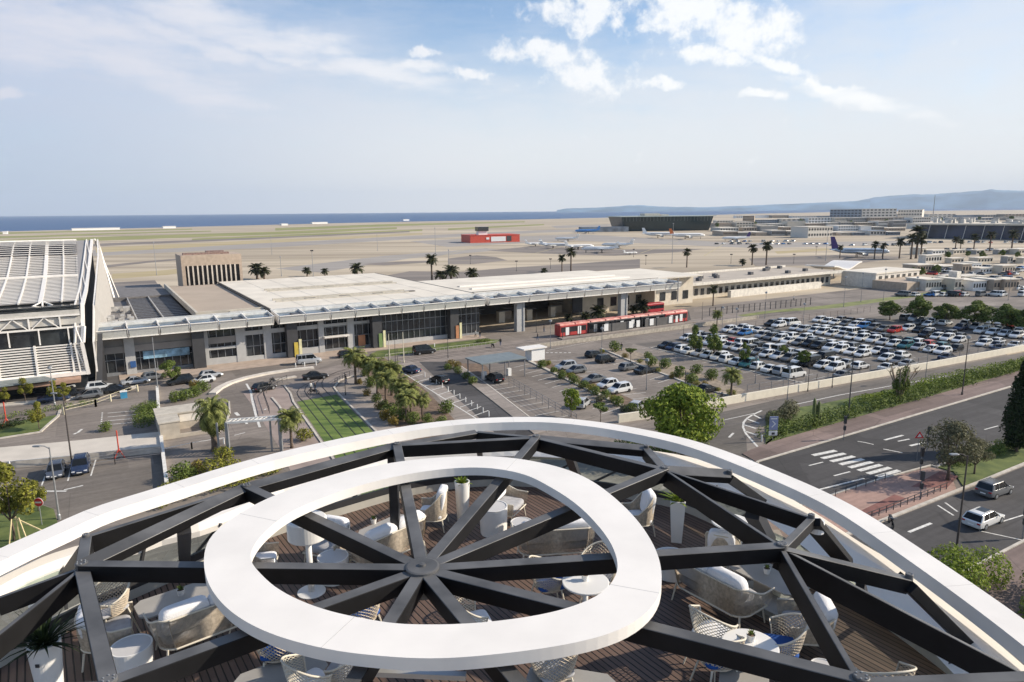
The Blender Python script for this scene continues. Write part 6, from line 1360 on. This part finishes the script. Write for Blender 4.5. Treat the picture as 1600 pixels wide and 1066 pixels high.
def lounge(w=.85,d=.80,hb=.78,ha=.62,cush=2,high=False):
    def f():
        r=thing('lounge_seat','s','armchair'); rad=min(.3,d*.4)
        top=resample([Vector((x,y,0)) for x,y in arc_path(w,d,rad)],int(60*max(1,w))); 
        H=[ha+(hb-ha)*max(0,min(1,(-p.y+d*.15)/(d*.5)))**1.2 for p in top]
        T_=[Vector((p.x*1.04,p.y*1.04,h)) for p,h in zip(top,H)]; B_=[Vector((p.x*.93,p.y*.93,.30)) for p in top]
        MB().tube(T_,.016,6).build('top_frame',wickL,r,smooth=True); MB().tube(B_+[B_[0]],.018,6).build('base_frame',wickL,r,smooth=True)
        mb=MB(); L_=sum((b-a).length for a,b in zip(T_,T_[1:])); k=int(L_/.019); TT=resample(T_,k); BB=resample(B_,k)
        for a,b in zip(TT,BB):
            m=(a+b)/2; m=Vector((m.x*1.03,m.y*1.03,m.z)); t=Vector((-a.y,a.x,0)).normalized()*.0083; o_=Vector((a.x,a.y,0)).normalized()*.004
            mb.add([a-t,a+t,m+t,m-t,b-t,b+t],[(0,1,2,3),(3,2,5,4)])
        mb.ch=[(0,0)]; mb.build('rope_weave',wick,r)
        MB().cushion((0,.03,.40),(w*.90,d*.88,.17)).build('seat_cushion',fabG if not high else fab,r,smooth=True)
        nb=max(1,round(w/.75))
        for i in range(nb):
            x=(-w/2+.08)+(w-.16)*(i+.5)/nb; MB().cushion((x,-d*.32,.71 if not high else .80),((w-.12)/nb,.24,.42 if not high else .62),tilt=.18).build('back_cushion',fab,r,smooth=True)
        for sx in(-1,1):
            for sy in(-1,1): MB().tube([(sx*w*.42,sy*d*.40,.31),(sx*w*.45,sy*d*.47,0)],.020,6,r2=.014).build('leg',wickL,r)
        return r
    return f
def wicker_chair(cush=None):
    def f():
        r=thing('wicker_chair','c','chair'); nu,nv=34,16
        def S(u,v): # u -1..1 round the back, v 0..1 up
            a=u*math.radians(112); hgt=.42+(.22+.20*max(0,math.cos(a*.8))**1.5)*v; rr=.20+.10*v**.6
            return Vector((rr*math.sin(a)*1.0,-rr*math.cos(a)*.95+.02,hgt))
        mb=MB(); idx={};vs=[];fs=[]
        for i in range(nu+1):
            for j in range(nv+1):
                if (i+j)%2==0: idx[(i,j)]=len(vs); vs.append(S(-1+2*i/nu,j/nv))
        for i in range(nu+1):
            for j in range(nv+1):
                if (i+j)%2==1:
                    q=[idx.get(k) for k in((i-1,j),(i,j-1),(i+1,j),(i,j+1))]; q=[k for k in q if k is not None]
                    if len(q)>=3: fs.append(tuple(q))
        mb.add(vs,fs); o=mb.build('woven_shell',wick if cush!='w' else wickL,r); wf=o.modifiers.new('w','WIREFRAME'); wf.thickness=.0145; wf.use_even_offset=False
        MB().tube([S(-1+2*i/nu,1) for i in range(nu+1)]+[],.013,6).build('shell_frame',wickL,r,smooth=True)
        MB().tube([S(-1,1),S(-1,0),Vector((-.17,.22,.43)),Vector((.17,.22,.43)),S(1,0),S(1,1)],.012,6).build('seat_frame',wickL,r,smooth=True)
        mb=MB(); mb.cyl(0,.02,.405,.425,.21,n=20); mb.build('seat',wick,r)
        if cush=='b': MB().cushion((0,.03,.455),(.42,.42,.07)).build('seat_cushion',blueF,r,smooth=True)
        else: MB().cushion((0,.03,.445),(.42,.42,.05)).build('seat_cushion',fab if cush=='w' else fabG,r,smooth=True)
        for sx in(-1,1):
            for sy in(-1,1): MB().tube([(sx*.15,sy*.15,.41),(sx*.23,sy*.24,0)],.014,6,r2=.010).build('leg',wickL,r)
        return r
    return f
def drum(rr=.275,h=.45):
    def f():
        r=thing('drum_table','t','side table'); MB().lathe([(rr*.93,0),(rr*.94,.02),(rr,h-.03),(rr,h),(rr*.93,h),(rr*.92,h-.015)],n=40,cap=False).build('drum_body',ceram,r,smooth=False)
        MB().lathe([(rr*.925,h-.02),(rr*.925,h-.008)],n=40).build('table_top',M('soft_grey_top',(.55,.54,.53),.5,var=.04),r); return r
    return f
def bartable(rr=.34,h=1.1):
    def f():
        r=thing('bar_table','t','high table'); MB().lathe([(rr-.02,h-.03),(rr,h-.02),(rr,h),(rr-.01,h+.004)],n=40).build('table_top',ceram,r); MB().lathe([(.045,.03),(.04,h*.6),(.06,h-.03)],n=16).build('stem',ceram,r,smooth=True); MB().lathe([(.25,0),(.25,.012),(.05,.035)],n=32).build('base_plate',ceram,r); return r
    return f
def floorlamp():
    r=thing('floor_lamp','l','floor lamp'); MB().lathe([(.31,1.02),(.335,1.04),(.335,1.36),(.31,1.39),(.0,1.395)],n=40).build('lamp_shade',ceram,r,smooth=False,bevel=.01); MB().lathe([(.055,.02),(.05,1.03)],n=16).build('stem',ceram,r,smooth=True); MB().lathe([(.24,0),(.24,.015),(.06,.03)],n=32).build('base_plate',ceram,r); return r
def coffee(w=1.15,d=.62,h=.42):
    def f():
        r=thing('coffee_table','t','coffee table'); c=.12; poly=[(-w/2+c,-d/2),(w/2-c,-d/2),(w/2,-d/2+c),(w/2,d/2-c),(w/2-c,d/2),(-w/2+c,d/2),(-w/2,d/2-c),(-w/2,-d/2+c)]
        MB().prism(poly,h-.025,h).build('table_top',tabG,r,bevel=.004); MB().box((0,0,h/2),(.32,.22,h-.06)).build('pedestal',tabG,r); MB().prism([(x*.7,y*.8) for x,y in poly],0,.03).build('base_plate',tabG,r,bevel=.004); return r
    return f
def pot():
    r=thing('plant_pot','p','potted plant'); MB().lathe([(.045,0),(.062,.10),(.056,.10),(.05,.085)],n=18).build('pot',ceram,r,smooth=False); MB().cyl(0,0,.06,.088,.052,n=12).build('soil',soilM,r)
    mb=MB(); rg=random.Random(3)
    for k in range(22):
        a=k*2.4; e=rg.uniform(.5,1.4); L_=rg.uniform(.05,.10); b=Vector((0,0,.088)); t=b+Vector((math.cos(a)*math.cos(e),math.sin(a)*math.cos(e),math.sin(e)))*L_; s_=Vector((-math.sin(a),math.cos(a),0))*.014; m=(b+t)/2
        mb.add([b,m+s_,t,m-s_],[(0,1,2,3)])
    mb.ch=[(0,0)]; mb.build('succulent',leafmat('leaf_succulent',(.06,.10,.02),(.20,.26,.06)),r); return r
def planter(square,plant,rt=.19,rb=.13,h=.9,nb=60,bl=.55,leaf=None):
    def f():
        r=thing('tall_planter','p','planter'); n=4 if square else 36; k_=1.3 if square else 1
        MB().lathe([(rb*k_,0),(rt*k_,h-.01),(rt*k_,h),(rt*.86*k_,h),(rt*.84*k_,h-.05)],n=n,cap=False).build('planter_body',ceram,r,smooth=False); MB().lathe([(rt*.84*k_,h-.06),(rt*.84*k_,h-.05)],n=n).build('soil',M('pale_pebbles',(.45,.42,.34),.9,var=.4,scale=60),r)
        mb=MB(); rg=random.Random(9)
        for i in range(nb):
            a=i*2.4+rg.uniform(-.2,.2); e=math.radians(rg.uniform(15,85)); L_=bl*rg.uniform(.6,1.1); d=Vector((math.cos(a),math.sin(a),0)); p=Vector((0,0,h-.05))+d*.02; s_=Vector((-d.y,d.x,0)); last=None; w0=.016 if plant=='yucca' else .032; n2=5
            for q in range(n2+1):
                w=w0*(1-(q/n2)**1.6)*( .8+.6*math.sin(PI*q/n2)); cur=(p-s_*w,p+s_*w)
                if last: mb.add([last[0],last[1],cur[1],cur[0]],[(0,1,2,3)])
                last=cur; p=p+(d*math.cos(e)+Vector((0,0,math.sin(e))))*(L_/n2); e-=math.radians(rg.uniform(3,12))
        mb.ch=[(0,0)]; mb.build('spiky_plant',leaf or LG,r); return r
    return f
def pose(kit,label,q,rz,group=None,scale=None,name=None):
    if scale is None and kit in SCL: scale=SCL[kit]
    o=kit.put(label,(q.x,q.y,DZ if q.z<DZ+.0001 or True else q.z),math.radians(rz),group,scale)
    if name: o.name=name
    return o
def along(a,b,h): 
    A=D(*a,h);B=D(*b,h); return math.degrees(math.atan2((B-A).y,(B-A).x))
lk=Kit(lounge()); lkh=Kit(lounge(.72,.74,1.02,.62,high=True)); sofa=Kit(lounge(1.75,.82,.78,.62)); wc=Kit(wicker_chair()); wb=Kit(wicker_chair('b')); ww=Kit(wicker_chair('w'))
SCL={lk:.86,lkh:.80,sofa:(.84,.88,1.02),wc:1.14,wb:1.14,ww:1.14}
dr=Kit(drum()); bt=Kit(bartable()); ct=Kit(coffee()); pt=Kit(pot)
A_=thing
pose(Kit(planter(False,'yucca',.20,.14,.92,110,.62,LD)),'round white planter with a big spiky yucca at the lower left corner',D(68,1003,.92),0,name='tall_planter')
pose(Kit(planter(False,'agave',.16,.12,.9,26,.22,LY)),'round white planter behind the top of the white ring',D(722,752,.9),0,name='tall_planter')
pose(Kit(planter(True,'agave',.16,.11,.88,34,.42,LY)),'square tapered white planter with a green agave right of the ring',D(1057,845,0),30,name='tall_planter')
tag_b=MB().box((D(68,1003,.92).x+.02,D(68,1003,.92).y-.196,DZ+.70),(.05,.01,.045)); 
bpy.data.objects['tall_planter']; o=tag_b.build('planter_tag',darkM,bpy.data.objects['tall_planter'],org=bpy.data.objects['tall_planter'].location)
s1=along((245,965),(360,925),.7)
pose(lk,'woven armchair with white cushion behind the left steel beam',D(165,978,.45),-62,'woven lounge armchairs'); lk_o=lk.p
pose(wc,'perforated wicker chair just behind the leftmost armchair',D(172,950,.5),150,'wicker chairs')
pose(dr,'white drum side table near the lower left beam',D(205,1008,.45),0,'white drum tables')
pose(ct,'grey coffee table with a small pot left of the ring',D(275,935,.42),s1,'grey coffee tables')
pose(pt,'small potted succulent on the grey coffee table left of the ring',D(283,930,.42),0,'potted succulents').location.z=DZ+.42
pose(sofa,'woven sofa with white cushions left of the ring, seen from behind',D(322,968,.4),s1,'woven sofas')
pose(wb,'wicker chair with blue cushion under the lower left of the ring',D(436,1022,.45),12,'wicker chairs')
pose(wc,'wicker chair behind the ring on the left, by the high table stem',D(392,938,.6),-30,'wicker chairs')
pose(wb,'wicker chair with blue cushion between the lower left spokes',D(566,966,.45),60,'wicker chairs')
pose(ww,'pale wicker chair at the bottom edge left of the light bar',D(482,1060,.6),-40,'wicker chairs')
pose(wc,'wicker chair under the ring near the bottom left spoke',D(540,1040,.6),80,'wicker chairs')
pose(ct,'grey coffee table at the bottom edge between wicker chairs',D(440,1052,.42),35,'grey coffee tables')
pose(Kit(floorlamp),'white floor lamp with a drum shade seen through the left of the ring',D(487,925,0),0)
pose(dr,'white drum table beside the high table inside the ring',D(520,869,.45),0,'white drum tables')
pose(lk,'woven armchair behind the white high table inside the ring',D(512,838,.5),160,'woven lounge armchairs')
pose(lkh,'high backed white armchair half hidden by the ring left inner edge',D(404,862,.5),-80,'high backed armchairs')
s2=along((556,873),(650,830),.7)
pose(ct,'grey coffee table with pot at the top left inside the ring',D(606,823,.42),s2,'grey coffee tables')
pose(pt,'small potted succulent on the coffee table inside the ring',D(584,818,.42),0,'potted succulents').location.z=DZ+.42
pose(sofa,'woven sofa seen between the upper spokes inside the ring',D(606,850,.4),s2,'woven sofas')
pose(lkh,'high backed white armchair right of the upward spoke',D(676,788,.5),85,'high backed armchairs')
pose(dr,'white drum table between two upper spokes',D(771,800,.45),0,'white drum tables',(1.05,1.05,1.3))
pose(lk,'woven armchair behind the drum table between the upper spokes',D(790,784,.4),-115,'woven lounge armchairs')
pose(dr,'small white drum table behind the right upper spoke',D(815,812,.45),0,'white drum tables',(.8,.8,.9))
s3=along((800,838),(925,830),.7)
pose(sofa,'woven sofa with white cushion at the right inside the ring',D(866,845,.4),s3,'woven sofas')
pose(lkh,'high backed white armchair just outside the ring at upper right',D(998,795,.5),95,'high backed armchairs')
pose(lkh,'white hooded armchair above the right steel beam',D(1130,836,.70),-25,'high backed armchairs')
def rt():
    r=thing('round_table','t','table'); h=.74; MB().lathe([(.36,h-.03),(.37,h-.02),(.37,h),(.36,h+.004)],n=44).build('table_top',ceram,r); MB().lathe([(.05,.03),(.04,h-.03)],n=14).build('stem',ceram,r,smooth=True)
    for k in range(4): a=k*PI/2+.5; MB().tube([(0,0,.08),(math.cos(a)*.3,math.sin(a)*.3,.0)],.022,6).build('foot',ceram,r)
    return r
rk=Kit(rt)
pose(rk,'white round table with a pot inside the right of the ring',D(915,909,.74),0,'white round tables'); pose(pt,'small potted succulent on the round table inside the ring',D(914,907,.74),0,'potted succulents').location.z=DZ+.742
pose(wb,'wicker chair with blue cushion left of the round table in the ring',D(856,912,.5),-75,'wicker chairs'); pose(wc,'wicker chair behind the round table in the ring',D(938,890,.6),150,'wicker chairs')
pose(dr,'low wide white drum table just right of the ring under the beam',D(1050,872,.3),0,'white drum tables',(1.25,1.25,.75))
pose(bt,'white high table behind the big right sofa',D(1138,905,0),0,'white high tables')
s4=along((1072,884),(1178,938),.7)
pose(sofa,'long woven sofa with white cushions right of the ring',D(1122,920,.4),s4,'woven sofas')
pose(ct,'grey coffee table with pot in front of the long right sofa',D(1200,897,.42),s4,'grey coffee tables',(1.15,1.1,1)); pose(pt,'small potted succulent on the coffee table by the long right sofa',D(1198,896,.42),0,'potted succulents').location.z=DZ+.42
pose(ct,'smaller grey side slab beneath the right coffee table end',D(1205,938,.25),s4,'grey coffee tables',(.55,.8,.5))
pose(lk,'woven armchair with white cushion behind the diagonal right beam',D(1262,968,.45),82,'woven lounge armchairs')
pose(ww,'pale wicker chair left of the lower right round table',D(1112,985,.55),-50,'wicker chairs'); pose(wb,'wicker chair with blue cushion right of the lower right round table',D(1222,1012,.5),75,'wicker chairs')
pose(rk,'white round table partly under the long lower right beam',D(1172,1008,.74),0,'white round tables'); pose(pt,'small potted succulent on the lower right round table',D(1173,1002,.74),0,'potted succulents').location.z=DZ+.742
pose(wc,'wicker chair top at the bottom edge right of the diagonal beam',D(1382,1065,.6),10,'wicker chairs'); pose(dr,'small white stool between the diagonal beam and wicker chair',D(1287,1040,.5),0,'white drum tables',(.6,.6,1.1))
pose(wb,'wicker chair with blue cushion under the lower right beam',D(1122,1035,.45),10,'wicker chairs'); pose(ct,'grey table at the bottom edge under the lower right beam',D(1162,1072,.42),70,'grey coffee tables')
pose(ww,'pale wicker chair right of the downward spokes inside the ring',D(738,962,.6),-70,'wicker chairs'); pose(ct,'grey coffee table at the bottom edge right of the ring base',D(890,1068,.42),-15,'grey coffee tables'); pose(wc,'wicker chair hidden behind the bottom right of the ring',D(866,1042,.55),20,'wicker chairs')
# ------------------------------------------------------------------ thin sea haze
hz=MB().bx(-23000,23000,-4500,21000,-2.5,620); hm=bpy.data.materials.new('haze'); hm.use_nodes=True; N=hm.node_tree.nodes; N.remove(N['Principled BSDF']); pv=N.new('ShaderNodeVolumePrincipled'); pv.inputs['Density'].default_value=.00004; pv.inputs['Color'].default_value=(.72,.84,1.0,1); pv.inputs['Anisotropy'].default_value=.0
hm.node_tree.links.new(pv.outputs[0],N['Material Output'].inputs['Volume'])
hz.build('haze',hm,kind='stuff')
